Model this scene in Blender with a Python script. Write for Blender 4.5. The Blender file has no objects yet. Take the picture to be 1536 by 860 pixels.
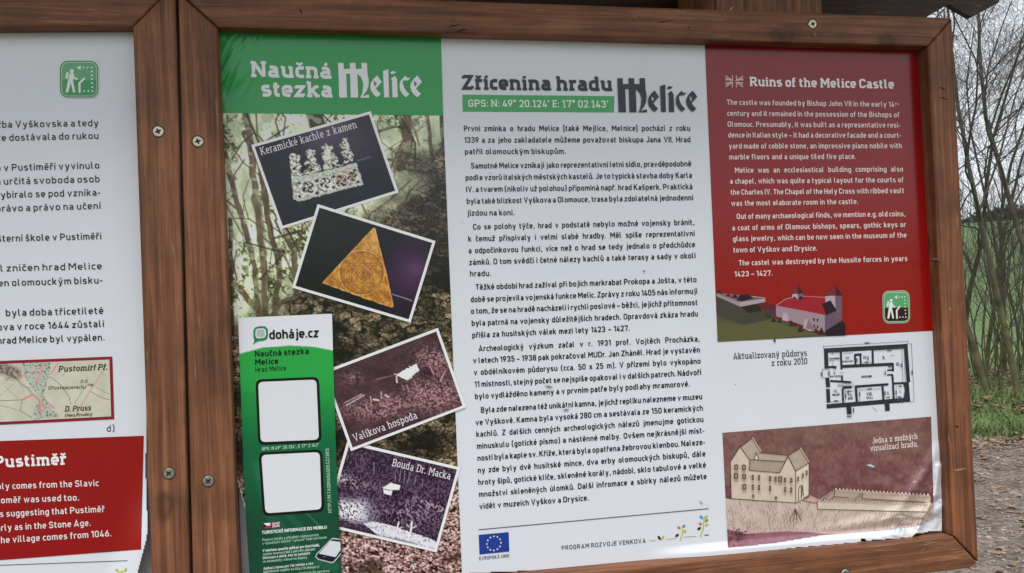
import bpy, bmesh, math, random
import numpy as np
from mathutils import Vector, Matrix
from mathutils.geometry import tessellate_polygon

SC = bpy.context.scene
COL = SC.collection
R_ = math.radians
# ------------------------------------------------------------------ camera
D, CAMZ, FPX = 1.227, 1.55, 1180.0
_a, _b, _c = R_(0.87578737), R_(-11.13882951), R_(-2.30638862)
Rz = np.array([[math.cos(_c), -math.sin(_c), 0], [math.sin(_c), math.cos(_c), 0], [0, 0, 1]])
Rx = np.array([[1, 0, 0], [0, math.cos(_a), -math.sin(_a)], [0, math.sin(_a), math.cos(_a)]])
Ry = np.array([[math.cos(_b), 0, math.sin(_b)], [0, 1, 0], [-math.sin(_b), 0, math.cos(_b)]])
RM = Ry @ Rx @ Rz
B2W = np.array([[1, 0, 0], [0, 0, -1], [0, 1, 0]])
cam = bpy.data.cameras.new('camera')
cam.sensor_width = 36
cam.lens = 36 * FPX / 1536
cam.clip_start = 0.05
cam.clip_end = 2000
camo = bpy.data.objects.new('camera', cam)
COL.objects.link(camo)
M4 = Matrix.Identity(4)
_w = B2W @ RM
for i in range(3):
    for j in range(3):
        M4[i][j] = _w[i, j]
M4[0][3], M4[1][3], M4[2][3] = 0, -D, CAMZ
camo.matrix_world = M4
SC.camera = camo
# ------------------------------------------------------------------ light
SUN_EL, SUN_AZ = 60, 203          # azimuth clockwise from +Y: the sun is veiled, behind the viewer
world = bpy.data.worlds.new('World')
SC.world = world
world.use_nodes = True
wt = world.node_tree
sky = wt.nodes.new('ShaderNodeTexSky')
sky.sky_type = 'NISHITA'
sky.sun_disc = False
sky.sun_elevation = R_(SUN_EL)
sky.sun_rotation = R_(SUN_AZ)
sky.air_density = 1.0
sky.dust_density = 4.0
hs = wt.nodes.new('ShaderNodeHueSaturation')
hs.inputs['Saturation'].default_value = 0.22
bg = wt.nodes['Background']
bg.inputs['Strength'].default_value = 0.12
wt.links.new(sky.outputs[0], hs.inputs['Color'])
# a closed cloud deck: the clear sky's colour is mixed with even grey-white, a little patchy
tcw = wt.nodes.new('ShaderNodeTexCoord')
cn = wt.nodes.new('ShaderNodeTexNoise'); cn.inputs['Scale'].default_value = 2.2; cn.inputs['Detail'].default_value = 5
wt.links.new(tcw.outputs['Generated'], cn.inputs['Vector'])
cr_ = wt.nodes.new('ShaderNodeValToRGB')
cr_.color_ramp.elements[0].position = .3; cr_.color_ramp.elements[0].color = (.80, .86, .95, 1)
cr_.color_ramp.elements[1].position = .7; cr_.color_ramp.elements[1].color = (.93, .97, 1.03, 1)
wt.links.new(cn.outputs[0], cr_.inputs[0])
cs = wt.nodes.new('ShaderNodeVectorMath'); cs.operation = 'SCALE'; cs.inputs['Scale'].default_value = 7.6
wt.links.new(cr_.outputs[0], cs.inputs[0])
wm = wt.nodes.new('ShaderNodeMix'); wm.data_type = 'RGBA'; wm.inputs[0].default_value = .8
wt.links.new(hs.outputs[0], wm.inputs[6]); wt.links.new(cs.outputs[0], wm.inputs[7])
wt.links.new(wm.outputs[2], bg.inputs['Color'])
sun = bpy.data.lights.new('sun', 'SUN')
sun.energy = 1.6
sun.angle = R_(22)
sun.color = (1, 0.985, 0.97)
suno = bpy.data.objects.new('sun', sun)
COL.objects.link(suno)
_d = Vector((math.sin(R_(SUN_AZ)) * math.cos(R_(SUN_EL)), math.cos(R_(SUN_AZ)) * math.cos(R_(SUN_EL)), math.sin(R_(SUN_EL))))
suno.rotation_euler = _d.to_track_quat('Z', 'Y').to_euler()
SC.view_settings.view_transform = 'Standard'
SC.view_settings.look = 'None'
SC.view_settings.exposure = 0.46
SC.view_settings.gamma = 1.0

# ------------------------------------------------------------------ helpers
def W(px, py, off=0.0):
    """photo pixel -> world point on the plane 'off' metres in front of the poster"""
    px = np.asarray(px, float); py = np.asarray(py, float); off = np.asarray(off, float) + 0 * px
    d = np.stack([px - 768, -(py - 430), 0 * px - FPX], -1) @ RM.T
    t = (off - D) / d[..., 2]
    x, y = t * d[..., 0], t * d[..., 1]
    return np.stack([x, -off, y + CAMZ], -1)

def G(px, py, z=0.0):
    """photo pixel -> point on level ground"""
    d = B2W @ (RM @ np.array([px - 768, -(py - 430), -FPX]))
    t = (z - CAMZ) / d[2]
    return Vector((t * d[0], -D + t * d[1], z))

def lin(c):
    c = np.asarray(c, float) / 255.0
    return np.where(c <= 0.04045, c / 12.92, ((c + 0.055) / 1.055) ** 2.4)

INKGAIN = 1.2
def S(r, g=None, b=None):
    if g is None: r, g, b = r, r, r
    return np.clip(lin([r, g, b]) * INKGAIN - .013, .0035, 0.85)

def smooth(e0, e1, x):
    t = np.clip((x - e0) / (e1 - e0), 0, 1)
    return t * t * (3 - 2 * t)

def hsh(ix, iy, s=0):
    n = (ix.astype(np.int64) * 374761393 + iy.astype(np.int64) * 668265263 + int(s) * 1442695041) & 0xFFFFFFFF
    n = ((n ^ (n >> 13)) * 1274126177) & 0xFFFFFFFF
    n = ((n ^ (n >> 16)) * 2246822519) & 0xFFFFFFFF
    return ((n ^ (n >> 15)) & 0xFFFF) / 65535.0

def vn(x, y, s=0):
    ix, iy = np.floor(x), np.floor(y)
    fx, fy = x - ix, y - iy
    fx = fx * fx * (3 - 2 * fx); fy = fy * fy * (3 - 2 * fy)
    a, b = hsh(ix, iy, s), hsh(ix + 1, iy, s)
    c, d = hsh(ix, iy + 1, s), hsh(ix + 1, iy + 1, s)
    return (a * (1 - fx) + b * fx) * (1 - fy) + (c * (1 - fx) + d * fx) * fy

def fbm(x, y, s=0, o=4):
    r, a, t = 0, 1, 0
    for i in range(o):
        r = r + a * vn(x * 2 ** i, y * 2 ** i, s + i * 7); t += a; a *= .5
    return r / t

def worley(x, y, s=0):
    ix, iy = np.floor(x), np.floor(y)
    f1 = np.full(x.shape, 9.0); f2 = np.full(x.shape, 9.0); cid = np.zeros(x.shape)
    for dx in (-1, 0, 1):
        for dy in (-1, 0, 1):
            cx, cy = ix + dx, iy + dy
            d = np.hypot(cx + hsh(cx, cy, s) - x, cy + hsh(cx, cy, s + 1) - y)
            nearer = d < f1
            f2 = np.where(nearer, f1, np.minimum(f2, d))
            cid = np.where(nearer, hsh(cx, cy, s + 2), cid)
            f1 = np.where(nearer, d, f1)
    return f1, f2, cid

def seg(X, Y, pts):
    """distance to a polyline and the parameter along it"""
    best = np.full(X.shape, 1e9); par = np.zeros(X.shape)
    n = len(pts) - 1
    for i in range(n):
        (x0, y0), (x1, y1) = pts[i][:2], pts[i + 1][:2]
        dx, dy = x1 - x0, y1 - y0
        t = np.clip(((X - x0) * dx + (Y - y0) * dy) / (dx * dx + dy * dy + 1e-9), 0, 1)
        d = np.hypot(X - x0 - t * dx, Y - y0 - t * dy)
        m = d < best
        best = np.where(m, d, best); par = np.where(m, (i + t) / n, par)
    return best, par

def inside(X, Y, pts):
    r = np.zeros(X.shape, bool)
    n = len(pts)
    for i in range(n):
        (x0, y0), (x1, y1) = pts[i], pts[(i + 1) % n]
        if y0 == y1: continue
        c = ((Y >= y0) != (Y >= y1)) & (X < (x1 - x0) * (Y - y0) / (y1 - y0) + x0)
        r ^= c
    return r

def mix(a, b, t):
    t = np.asarray(t)[..., None]
    return np.asarray(a) * (1 - t) + np.asarray(b) * t

TORN = [(0, 655), (351, 660), (352, 709), (355.6, 724), (362, 747), (368, 766), (369.6, 773), (371.5, 790), (374, 819), (376, 860), (380, 930)]
def torn_x(Y): return np.interp(Y, [p[1] for p in TORN[1:]], [p[0] for p in TORN[1:]])

def bump(px, py):
    """how far the vinyl sheets stand off their boards: faint waves, creases, curled corners"""
    px = np.asarray(px, float); py = np.asarray(py, float)
    b = 0.0007 * (fbm(px / 170, py / 210, 3, 2) - .5) + 0.0007
    # bottom right corner of the castle sheet: crumpled and lifting
    k = smooth(1290, 1400, px + (py - 760) * .8) * smooth(690, 780, py)
    d1, _ = seg(px, py, [(1404, 668), (1392, 706), (1352, 760), (1300, 800)])
    d2, _ = seg(px, py, [(1408, 700), (1402, 742), (1378, 790), (1372, 806)])
    d3, _ = seg(px, py, [(1408, 765), (1330, 778), (1210, 800)])
    b = b + 0.0075 * np.exp(-(d1 / 9) ** 2) * smooth(1300, 1380, px) * smooth(655, 700, py)
    b = b + 0.0080 * np.exp(-(d2 / 5) ** 2)
    b = b + 0.0045 * np.exp(-(d3 / 8) ** 2) * smooth(1190, 1300, px)
    b = b + 0.006 * k * np.abs(fbm(px / 26, py / 16, 5, 3) - .5) * 2
    # lip along the lower edge
    ye = 863 - (px - 690) * (65.0 / 720)
    b = b + 0.009 * smooth(16, 0, ye - py) * smooth(960, 1080, px) * smooth(1420, 1330, px)
    # small creases top left in the green field
    b = b + 0.005 * smooth(75, 0, np.hypot(px - 345, (py - 95) * .6)) * (np.abs(px - 345) < 80) * np.abs(fbm(px / 14 + py / 26, py / 60, 9, 2) - .5) * 2
    # torn, curling lower left edge of the castle sheet
    b = b + 0.0034 * smooth(14, 0, px - torn_x(py)) * smooth(680, 760, py) * (px > 320)
    # neighbour sheet: lower right corner curls
    b = b + 0.014 * smooth(170, 224, px + (py - 800) * .25) * smooth(690, 830, py) * (px < 240)
    return b

class Ink:
    """collects flat printed shapes given in photo pixels and links them as ONE mesh lying on a sheet"""
    def __init__(s, off):
        s.v, s.f, s.c, s.off, s.k = [], [], [], off, 0
    def _add(s, pts, faces, col, dz):
        n = len(s.v)
        for p in pts: s.v.append((p[0], p[1], s.off + dz)); s.c.append(tuple(col))
        s.f += [tuple(n + i for i in f) for f in faces]
    def poly(s, pts, col, holes=()):
        s.k += 1
        loops = [[Vector((p[0], p[1], 0)) for p in pts]] + [[Vector((p[0], p[1], 0)) for p in h] for h in holes]
        allp = [p for l in loops for p in l]
        s._add([(p.x, p.y) for p in allp], tessellate_polygon(loops), col, s.k * 1.5e-5)
    def strip(s, pts, w, col, closed=False, dz=None):
        if dz is None:
            s.k += 1; dz = s.k * 1.5e-5
        P = [np.array(p[:2], float) for p in pts]
        Q = [P[0]]
        for p in P[1:]:
            if np.hypot(*(p - Q[-1])) > 1e-4: Q.append(p)
        if closed and np.hypot(*(Q[0] - Q[-1])) < 1e-4: Q.pop()
        n = len(Q)
        if n < 2: return
        out = []
        for i in range(n):
            a = Q[i - 1] if (i > 0 or closed) else None
            b = Q[(i + 1) % n] if (i < n - 1 or closed) else None
            d1 = (Q[i] - a) / np.hypot(*(Q[i] - a)) if a is not None else None
            d2 = (b - Q[i]) / np.hypot(*(b - Q[i])) if b is not None else None
            if d1 is None: d1 = d2
            if d2 is None: d2 = d1
            n1 = np.array([-d1[1], d1[0]]); n2 = np.array([-d2[1], d2[0]])
            m = n1 + n2; l = np.hypot(*m)
            m = n1 if l < 1e-3 else m / l
            sc = 1 / max(.45, abs(float(np.dot(m, n1))))
            out.append(Q[i] + m * sc * w / 2); out.append(Q[i] - m * sc * w / 2)
        faces = [(2 * i, 2 * i + 1, 2 * i + 3, 2 * i + 2) for i in range(n - 1)]
        if closed: faces.append((2 * n - 2, 2 * n - 1, 1, 0))
        s._add(out, faces, col, dz)
    def line(s, pts, w, col, step=5.0):
        Q = [pts[0]]
        for a, b in zip(pts[:-1], pts[1:]):
            m = max(1, int(math.hypot(b[0] - a[0], b[1] - a[1]) / step))
            Q += [(a[0] + (b[0] - a[0]) * i / m, a[1] + (b[1] - a[1]) * i / m) for i in range(1, m + 1)]
        s.strip(Q, w, col)
    def quad(s, c4, col, step=9.0):
        """a filled four-corner field (TL TR BR BL), subdivided so it follows the sheet"""
        s.k += 1
        c4 = np.array(c4, float)
        nu = max(1, int(max(np.hypot(*(c4[1] - c4[0])), np.hypot(*(c4[2] - c4[3]))) / step))
        nv = max(1, int(max(np.hypot(*(c4[3] - c4[0])), np.hypot(*(c4[2] - c4[1]))) / step))
        pts = []
        for j in range(nv + 1):
            for i in range(nu + 1):
                u, v = i / nu, j / nv
                pts.append((c4[0] * (1 - u) + c4[1] * u) * (1 - v) + (c4[3] * (1 - u) + c4[2] * u) * v)
        faces = [(j * (nu + 1) + i, j * (nu + 1) + i + 1, (j + 1) * (nu + 1) + i + 1, (j + 1) * (nu + 1) + i) for j in range(nv) for i in range(nu)]
        s._add(pts, faces, col, s.k * 1.5e-5)
    def disc(s, x, y, rx, col, ry=None, n=14, rot=0):
        ry = rx if ry is None else ry
        c, d = math.cos(rot), math.sin(rot)
        s.poly([(x + rx * math.cos(t) * c - ry * math.sin(t) * d, y + rx * math.cos(t) * d + ry * math.sin(t) * c) for t in [2 * math.pi * i / n for i in range(n)]], col)
    def build(s, name, parent, mat=None):
        v = np.array(s.v)
        P = W(v[:, 0], v[:, 1], v[:, 2] + bump(v[:, 0], v[:, 1]))
        return colmesh(name, P, s.f, np.array(s.c), parent, mat or M['ink'])

def colmesh(name, P, faces, cols, parent, mat):
    me = bpy.data.meshes.new(name)
    me.from_pydata([tuple(p) for p in P], [], faces)
    at = me.attributes.new('Col', 'FLOAT_COLOR', 'POINT')
    at.data.foreach_set('color', np.concatenate([cols, np.ones((len(cols), 1))], 1).astype(np.float32).ravel())
    me.materials.append(mat)
    o = bpy.data.objects.new(name, me); COL.objects.link(o)
    if parent: put(o, parent)
    return o

def put(o, parent):
    o.parent = parent
    o.matrix_parent_inverse = Matrix.Translation(-parent.location) if parent.parent is None else Matrix.Identity(4)

def picture(name, parent, c4, off, fn, step=1.2, keep=None, mat=None):
    """a printed photograph: a fine sheet whose printed colours come from fn(X, Y, u, v)"""
    c4 = np.array(c4, float)
    nu = int(np.hypot(*(c4[1] - c4[0])) / step) + 1; nv = int(np.hypot(*(c4[3] - c4[0])) / step) + 1
    u, v = np.meshgrid(np.linspace(0, 1, nu + 1), np.linspace(0, 1, nv + 1))
    U, V_ = u[..., None], v[..., None]
    XY = (c4[0] * (1 - U) + c4[1] * U) * (1 - V_) + (c4[3] * (1 - U) + c4[2] * U) * V_
    X, Y = XY[..., 0], XY[..., 1]
    c = fn(X, Y, u, v)
    idx = np.arange(u.size).reshape(u.shape)
    f = np.stack([idx[:-1, :-1], idx[:-1, 1:], idx[1:, 1:], idx[1:, :-1]], -1).reshape(-1, 4)
    if keep is not None:
        k = keep(X, Y)
        f = f[k.ravel()[f].all(1)]
    P = W(X, Y, off + bump(X, Y)).reshape(-1, 3)
    return colmesh(name, P, [tuple(int(i) for i in q) for q in f], np.clip(lin(np.clip(c, 0, 255)) * INKGAIN - .013, .0035, .85).reshape(-1, 3), parent, mat or M['ink'])

def empty(name, label, cat, loc, group=None):
    o = bpy.data.objects.new(name, None); COL.objects.link(o)
    o.location = loc; o['label'] = label; o['category'] = cat
    if group: o['group'] = group
    return o

def meshobj(name, bm, mat, parent=None, smooth_=False):
    me = bpy.data.meshes.new(name)
    bm.to_mesh(me); bm.free()
    for m in (mat if isinstance(mat, (list, tuple)) else [mat]): me.materials.append(m)
    if smooth_:
        for p in me.polygons: p.use_smooth = True
    o = bpy.data.objects.new(name, me); COL.objects.link(o)
    if parent: put(o, parent)
    return o

# ------------------------------------------------------------------ materials
M = {}
def newmat(name):
    m = bpy.data.materials.new(name); m.use_nodes = True
    nt = m.node_tree
    return m, nt, nt.nodes['Principled BSDF']

def N(nt, t, **kw):
    n = nt.nodes.new(t)
    for k, v in kw.items(): setattr(n, k, v)
    return n

def ramp(nt, stops):
    r = N(nt, 'ShaderNodeValToRGB')
    e = r.color_ramp.elements
    while len(e) < len(stops): e.new(.5)
    for i, (p, c) in enumerate(stops):
        e[i].position = p; e[i].color = (*c, 1) if len(c) == 3 else c
    return r

def ink_mat(name, rough, spec, bumpy):
    m, nt, p = newmat(name)
    at = N(nt, 'ShaderNodeAttribute', attribute_name='Col')
    tc = N(nt, 'ShaderNodeTexCoord')
    n1 = N(nt, 'ShaderNodeTexNoise'); n1.inputs['Scale'].default_value = 9; n1.inputs['Detail'].default_value = 6
    r = ramp(nt, [(.35, (.975, .975, .975)), (.65, (1, 1, 1))])
    mx = N(nt, 'ShaderNodeMix', data_type='RGBA', blend_type='MULTIPLY'); mx.inputs[0].default_value = 1
    geo = N(nt, 'ShaderNodeNewGeometry')
    nt.links.new(geo.outputs['Position'], n1.inputs['Vector'])
    nt.links.new(n1.outputs[0], r.inputs[0])
    nt.links.new(at.outputs['Color'], mx.inputs[6]); nt.links.new(r.outputs[0], mx.inputs[7])
    nt.links.new(mx.outputs[2], p.inputs['Base Color'])
    n2 = N(nt, 'ShaderNodeTexNoise'); n2.inputs['Scale'].default_value = 30; n2.inputs['Detail'].default_value = 5
    nt.links.new(geo.outputs['Position'], n2.inputs['Vector'])
    rr = N(nt, 'ShaderNodeMapRange'); rr.inputs['To Min'].default_value = rough - .03; rr.inputs['To Max'].default_value = rough + .05
    nt.links.new(n2.outputs[0], rr.inputs['Value']); nt.links.new(rr.outputs[0], p.inputs['Roughness'])
    b = N(nt, 'ShaderNodeBump'); b.inputs['Strength'].default_value = bumpy; b.inputs['Distance'].default_value = .002
    nt.links.new(n2.outputs[0], b.inputs['Height']); nt.links.new(b.outputs[0], p.inputs['Normal'])
    p.inputs['Specular IOR Level'].default_value = spec
    return m
M['ink'] = ink_mat('printed_vinyl', .19, .5, .006)
M['gloss'] = ink_mat('laminated_card', .17, .5, .005)

def wood(name, axis, c0, c1, c2, seed):
    """stained, weathered softwood; axis = direction of the grain"""
    m, nt, p = newmat(name)
    geo = N(nt, 'ShaderNodeNewGeometry')
    mp = N(nt, 'ShaderNodeMapping')
    st = [62, 62, 62]; st['xyz'.index(axis)] = 2.2
    mp.inputs['Scale'].default_value = st
    mp.inputs['Location'].default_value = (seed * 3.1, seed * 1.7, seed * 2.3)
    nt.links.new(geo.outputs['Position'], mp.inputs['Vector'])
    g = N(nt, 'ShaderNodeTexNoise'); g.inputs['Scale'].default_value = 1.6; g.inputs['Detail'].default_value = 9; g.inputs['Roughness'].default_value = .62; g.inputs['Distortion'].default_value = .9
    nt.links.new(mp.outputs[0], g.inputs['Vector'])
    cr = ramp(nt, [(.3, c0), (.5, c1), (.72, c2)])
    nt.links.new(g.outputs[0], cr.inputs[0])
    # annual rings as fine lines
    wv = N(nt, 'ShaderNodeTexWave'); wv.bands_direction = {'x': 'Z', 'z': 'X', 'y': 'X'}[axis]
    wv.inputs['Scale'].default_value = 17; wv.inputs['Distortion'].default_value = 7; wv.inputs['Detail'].default_value = 3; wv.inputs['Detail Scale'].default_value = 1.2
    mp2 = N(nt, 'ShaderNodeMapping'); s2 = [1, 1, 1]; s2['xyz'.index(axis)] = .07
    mp2.inputs['Scale'].default_value = s2; mp2.inputs['Location'].default_value = (seed, seed * .7, seed * .3)
    nt.links.new(geo.outputs['Position'], mp2.inputs['Vector']); nt.links.new(mp2.outputs[0], wv.inputs['Vector'])
    wr = ramp(nt, [(.1, (.72, .70, .68)), (.55, (1.0, 1.0, 1.0)), (.95, (1.12, 1.1, 1.08))])
    nt.links.new(wv.outputs[0], wr.inputs[0])
    mpf = N(nt, 'ShaderNodeMapping'); sf_ = [330, 330, 330]; sf_['xyz'.index(axis)] = 9
    mpf.inputs['Scale'].default_value = sf_; nt.links.new(geo.outputs['Position'], mpf.inputs['Vector'])
    fg = N(nt, 'ShaderNodeTexNoise'); fg.inputs['Scale'].default_value = 1; fg.inputs['Detail'].default_value = 4; nt.links.new(mpf.outputs[0], fg.inputs['Vector'])
    fr = ramp(nt, [(.32, (.60, .58, .56)), (.5, (1, 1, 1)), (.68, (1.32, 1.32, 1.32))]); nt.links.new(fg.outputs[0], fr.inputs[0])
    m0 = N(nt, 'ShaderNodeMix', data_type='RGBA', blend_type='MULTIPLY'); m0.inputs[0].default_value = .55
    nt.links.new(cr.outputs[0], m0.inputs[6]); nt.links.new(fr.outputs[0], m0.inputs[7])
    m1 = N(nt, 'ShaderNodeMix', data_type='RGBA', blend_type='MULTIPLY'); m1.inputs[0].default_value = .5
    nt.links.new(m0.outputs[2], m1.inputs[6]); nt.links.new(wr.outputs[0], m1.inputs[7])
    # blotchy weathering of the stain
    bl = N(nt, 'ShaderNodeTexNoise'); bl.inputs['Scale'].default_value = 11; bl.inputs['Detail'].default_value = 7; bl.inputs['Roughness'].default_value = .65
    nt.links.new(geo.outputs['Position'], bl.inputs['Vector'])
    br = ramp(nt, [(.32, (.66, .66, .68)), (.5, (1, 1, 1)), (.68, (1.3, 1.27, 1.22))])
    nt.links.new(bl.outputs[0], br.inputs[0])
    m2 = N(nt, 'ShaderNodeMix', data_type='RGBA', blend_type='MULTIPLY'); m2.inputs[0].default_value = .8
    nt.links.new(m1.outputs[2], m2.inputs[6]); nt.links.new(br.outputs[0], m2.inputs[7])
    # sparse pale scuffs along the grain
    mp3 = N(nt, 'ShaderNodeMapping'); s3 = [150, 150, 150]; s3['xyz'.index(axis)] = 16
    mp3.inputs['Scale'].default_value = s3
    nt.links.new(geo.outputs['Position'], mp3.inputs['Vector'])
    sc = N(nt, 'ShaderNodeTexNoise'); sc.inputs['Scale'].default_value = 1; sc.inputs['Detail'].default_value = 2
    nt.links.new(mp3.outputs[0], sc.inputs['Vector'])
    sr = ramp(nt, [(.66, (0, 0, 0)), (.72, (1, 1, 1))])
    nt.links.new(sc.outputs[0], sr.inputs[0])
    sm = N(nt, 'ShaderNodeMath', operation='MULTIPLY'); sm.inputs[1].default_value = .45
    nt.links.new(sr.outputs[0], sm.inputs[0])
    m3 = N(nt, 'ShaderNodeMix', data_type='RGBA')
    nt.links.new(sm.outputs[0], m3.inputs[0]); nt.links.new(m2.outputs[2], m3.inputs[6])
    m3.inputs[7].default_value = (.30, .22, .16, 1)
    # knots: sparse dark eyes with a ring
    mp4 = N(nt, 'ShaderNodeMapping'); s4 = [9, 9, 9]; s4['xyz'.index(axis)] = 5.5
    mp4.inputs['Scale'].default_value = s4; mp4.inputs['Location'].default_value = (seed * 1.37, seed * .61, seed * 2.11)
    nz = N(nt, 'ShaderNodeTexNoise'); nz.inputs['Scale'].default_value = 30; nz.inputs['Detail'].default_value = 3
    nt.links.new(geo.outputs['Position'], nz.inputs['Vector'])
    av = N(nt, 'ShaderNodeVectorMath', operation='MULTIPLY_ADD'); av.inputs[1].default_value = (.016, .016, .016)
    nt.links.new(nz.outputs['Color'], av.inputs[0]); nt.links.new(geo.outputs['Position'], av.inputs[2]); nt.links.new(av.outputs[0], mp4.inputs['Vector'])
    vo = N(nt, 'ShaderNodeTexVoronoi'); vo.inputs['Scale'].default_value = 1.0; nt.links.new(mp4.outputs[0], vo.inputs['Vector'])
    kr = ramp(nt, [(.03, (.25, .25, .25)), (.07, (.55, .55, .55)), (.10, (.35, .35, .35)), (.15, (.9, .9, .9)), (.2, (1, 1, 1))])
    nt.links.new(vo.outputs['Distance'], kr.inputs[0])
    m4 = N(nt, 'ShaderNodeMix', data_type='RGBA', blend_type='MULTIPLY'); m4.inputs[0].default_value = .8
    nt.links.new(m3.outputs[2], m4.inputs[6]); nt.links.new(kr.outputs[0], m4.inputs[7])
    nt.links.new(m4.outputs[2], p.inputs['Base Color'])
    p.inputs['Roughness'].default_value = .55
    p.inputs['Specular IOR Level'].default_value = .35
    b = N(nt, 'ShaderNodeBump'); b.inputs['Strength'].default_value = .35; b.inputs['Distance'].default_value = .002
    ad = N(nt, 'ShaderNodeMath', operation='ADD')
    nt.links.new(g.outputs[0], ad.inputs[0]); nt.links.new(fg.outputs[0], ad.inputs[1])
    nt.links.new(ad.outputs[0], b.inputs['Height']); nt.links.new(b.outputs[0], p.inputs['Normal'])
    return m
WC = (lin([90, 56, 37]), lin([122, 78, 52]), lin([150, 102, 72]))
M['wood_x'] = wood('stained_wood_across', 'x', *[tuple(c) for c in WC], 1)
M['wood_z'] = wood('stained_wood_upright', 'z', *[tuple(c) for c in WC], 2)
M['wood_z2'] = wood('stained_wood_upright_b', 'z', *[tuple(c * np.array([.98, .92, .86])) for c in WC], 5)
M['wood_post'] = wood('post_wood', 'z', *[tuple(c * 1.15) for c in WC], 8)
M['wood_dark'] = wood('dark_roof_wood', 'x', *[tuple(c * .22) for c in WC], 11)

def plain(name, col, rough=.6, metal=0, var=.15, scale=40):
    m, nt, p = newmat(name)
    geo = N(nt, 'ShaderNodeNewGeometry')
    n = N(nt, 'ShaderNodeTexNoise'); n.inputs['Scale'].default_value = scale; n.inputs['Detail'].default_value = 5
    nt.links.new(geo.outputs['Position'], n.inputs['Vector'])
    c = np.array(col)
    r = ramp(nt, [(.3, tuple(c * (1 - var))), (.7, tuple(np.minimum(c * (1 + var), 1)))])
    nt.links.new(n.outputs[0], r.inputs[0]); nt.links.new(r.outputs[0], p.inputs['Base Color'])
    p.inputs['Roughness'].default_value = rough; p.inputs['Metallic'].default_value = metal
    return m
M['backing'] = plain('grey_backing', (.36, .36, .37), .6, 0, .1, 12)
M['screw'] = plain('zinc_plated_steel', (.58, .53, .42), .38, .75, .2, 300)
M['screw_old'] = plain('tarnished_steel', (.27, .28, .22), .5, .6, .3, 300)
M['hole_dark'] = plain('recess_shade', (.03, .025, .02), .8)
def bark_mat():
    m, nt, p = newmat('mossy_bark')
    geo = N(nt, 'ShaderNodeNewGeometry'); sx = N(nt, 'ShaderNodeSeparateXYZ')
    n = N(nt, 'ShaderNodeTexNoise'); n.inputs['Scale'].default_value = 9; n.inputs['Detail'].default_value = 5
    nt.links.new(geo.outputs['Position'], n.inputs['Vector']); nt.links.new(geo.outputs['Position'], sx.inputs[0])
    a = ramp(nt, [(.3, (.05, .05, .02)), (.7, (.15, .14, .06))]); b = ramp(nt, [(.3, (.045, .04, .034)), (.7, (.12, .108, .09))])
    nt.links.new(n.outputs[0], a.inputs[0]); nt.links.new(n.outputs[0], b.inputs[0])
    mr = N(nt, 'ShaderNodeMapRange'); mr.inputs['From Min'].default_value = .8; mr.inputs['From Max'].default_value = 3.0
    nt.links.new(sx.outputs[2], mr.inputs['Value'])
    mx = N(nt, 'ShaderNodeMix', data_type='RGBA')
    nt.links.new(mr.outputs[0], mx.inputs[0]); nt.links.new(a.outputs[0], mx.inputs[6]); nt.links.new(b.outputs[0], mx.inputs[7])
    nt.links.new(mx.outputs[2], p.inputs['Base Color']); p.inputs['Roughness'].default_value = .95
    return m
M['bark'] = bark_mat()
M['twig'] = plain('bare_twigs', (.095, .082, .066), .9, 0, .35, 30)
M['leaf_brown'] = plain('dead_leaf', (.23, .15, .09), .8, 0, .5, 5)
M['grass'] = plain('grass_blades', (.125, .17, .055), .7, 0, .45, 3)
M['stone'] = plain('gravel_stone', (.27, .235, .205), .85, 0, .4, 6)
M['far_wood'] = plain('far_wood_mass', (.045, .05, .045), .95, 0, .3, 1)
M['roofing'] = plain('roof_shingle', (.05, .035, .03), .8, 0, .3, 20)

# ------------------------------------------------------------------ the setting: ground, path, field
def gz(x, y):
    """ground height: level round the board, a low bank under the thicket, then a field that climbs away"""
    d = np.hypot(x, y + D)
    f = smooth(30, 330, d) * 21 + smooth(9.2, 10.8, d) * .10 - smooth(13, 26, d) * .5
    return f + .03 * (fbm(x / 1.3, y / 1.3, 21, 3) - .5) * smooth(3, 9, d)

def ground_mat():
    m, nt, p = newmat('meadow_ground')
    geo = N(nt, 'ShaderNodeNewGeometry')
    a = N(nt, 'ShaderNodeTexNoise'); a.inputs['Scale'].default_value = 1.1; a.inputs['Detail'].default_value = 8
    b = N(nt, 'ShaderNodeTexNoise'); b.inputs['Scale'].default_value = 22; b.inputs['Detail'].default_value = 6
    for n in (a, b): nt.links.new(geo.outputs['Position'], n.inputs['Vector'])
    r1 = ramp(nt, [(.3, (.075, .12, .032)), (.55, (.10, .17, .045)), (.75, (.125, .185, .055))])
    r2 = ramp(nt, [(.3, (.55, .55, .5)), (.7, (1.2, 1.2, 1.2))])
    nt.links.new(a.outputs[0], r1.inputs[0]); nt.links.new(b.outputs[0], r2.inputs[0])
    mx = N(nt, 'ShaderNodeMix', data_type='RGBA', blend_type='MULTIPLY'); mx.inputs[0].default_value = 1
    nt.links.new(r1.outputs[0], mx.inputs[6]); nt.links.new(r2.outputs[0], mx.inputs[7])
    nt.links.new(mx.outputs[2], p.inputs['Base Color']); p.inputs['Roughness'].default_value = .95
    return m
xs = np.concatenate([np.linspace(-420, -30, 40), np.linspace(-28, 28, 141), np.linspace(30, 420, 60)])
ys = np.concatenate([np.linspace(-420, -30, 30), np.linspace(-28, 28, 141), np.linspace(30, 420, 60)])
gx, gy = np.meshgrid(xs, ys)
gp = np.stack([gx, gy, gz(gx, gy)], -1).reshape(-1, 3)
ii = np.arange(gx.size).reshape(gx.shape)
gf = np.stack([ii[:-1, :-1], ii[:-1, 1:], ii[1:, 1:], ii[1:, :-1]], -1).reshape(-1, 4)
gme = bpy.data.meshes.new('ground'); gme.from_pydata(gp.tolist(), [], gf.tolist())
gme.materials.append(ground_mat())
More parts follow.
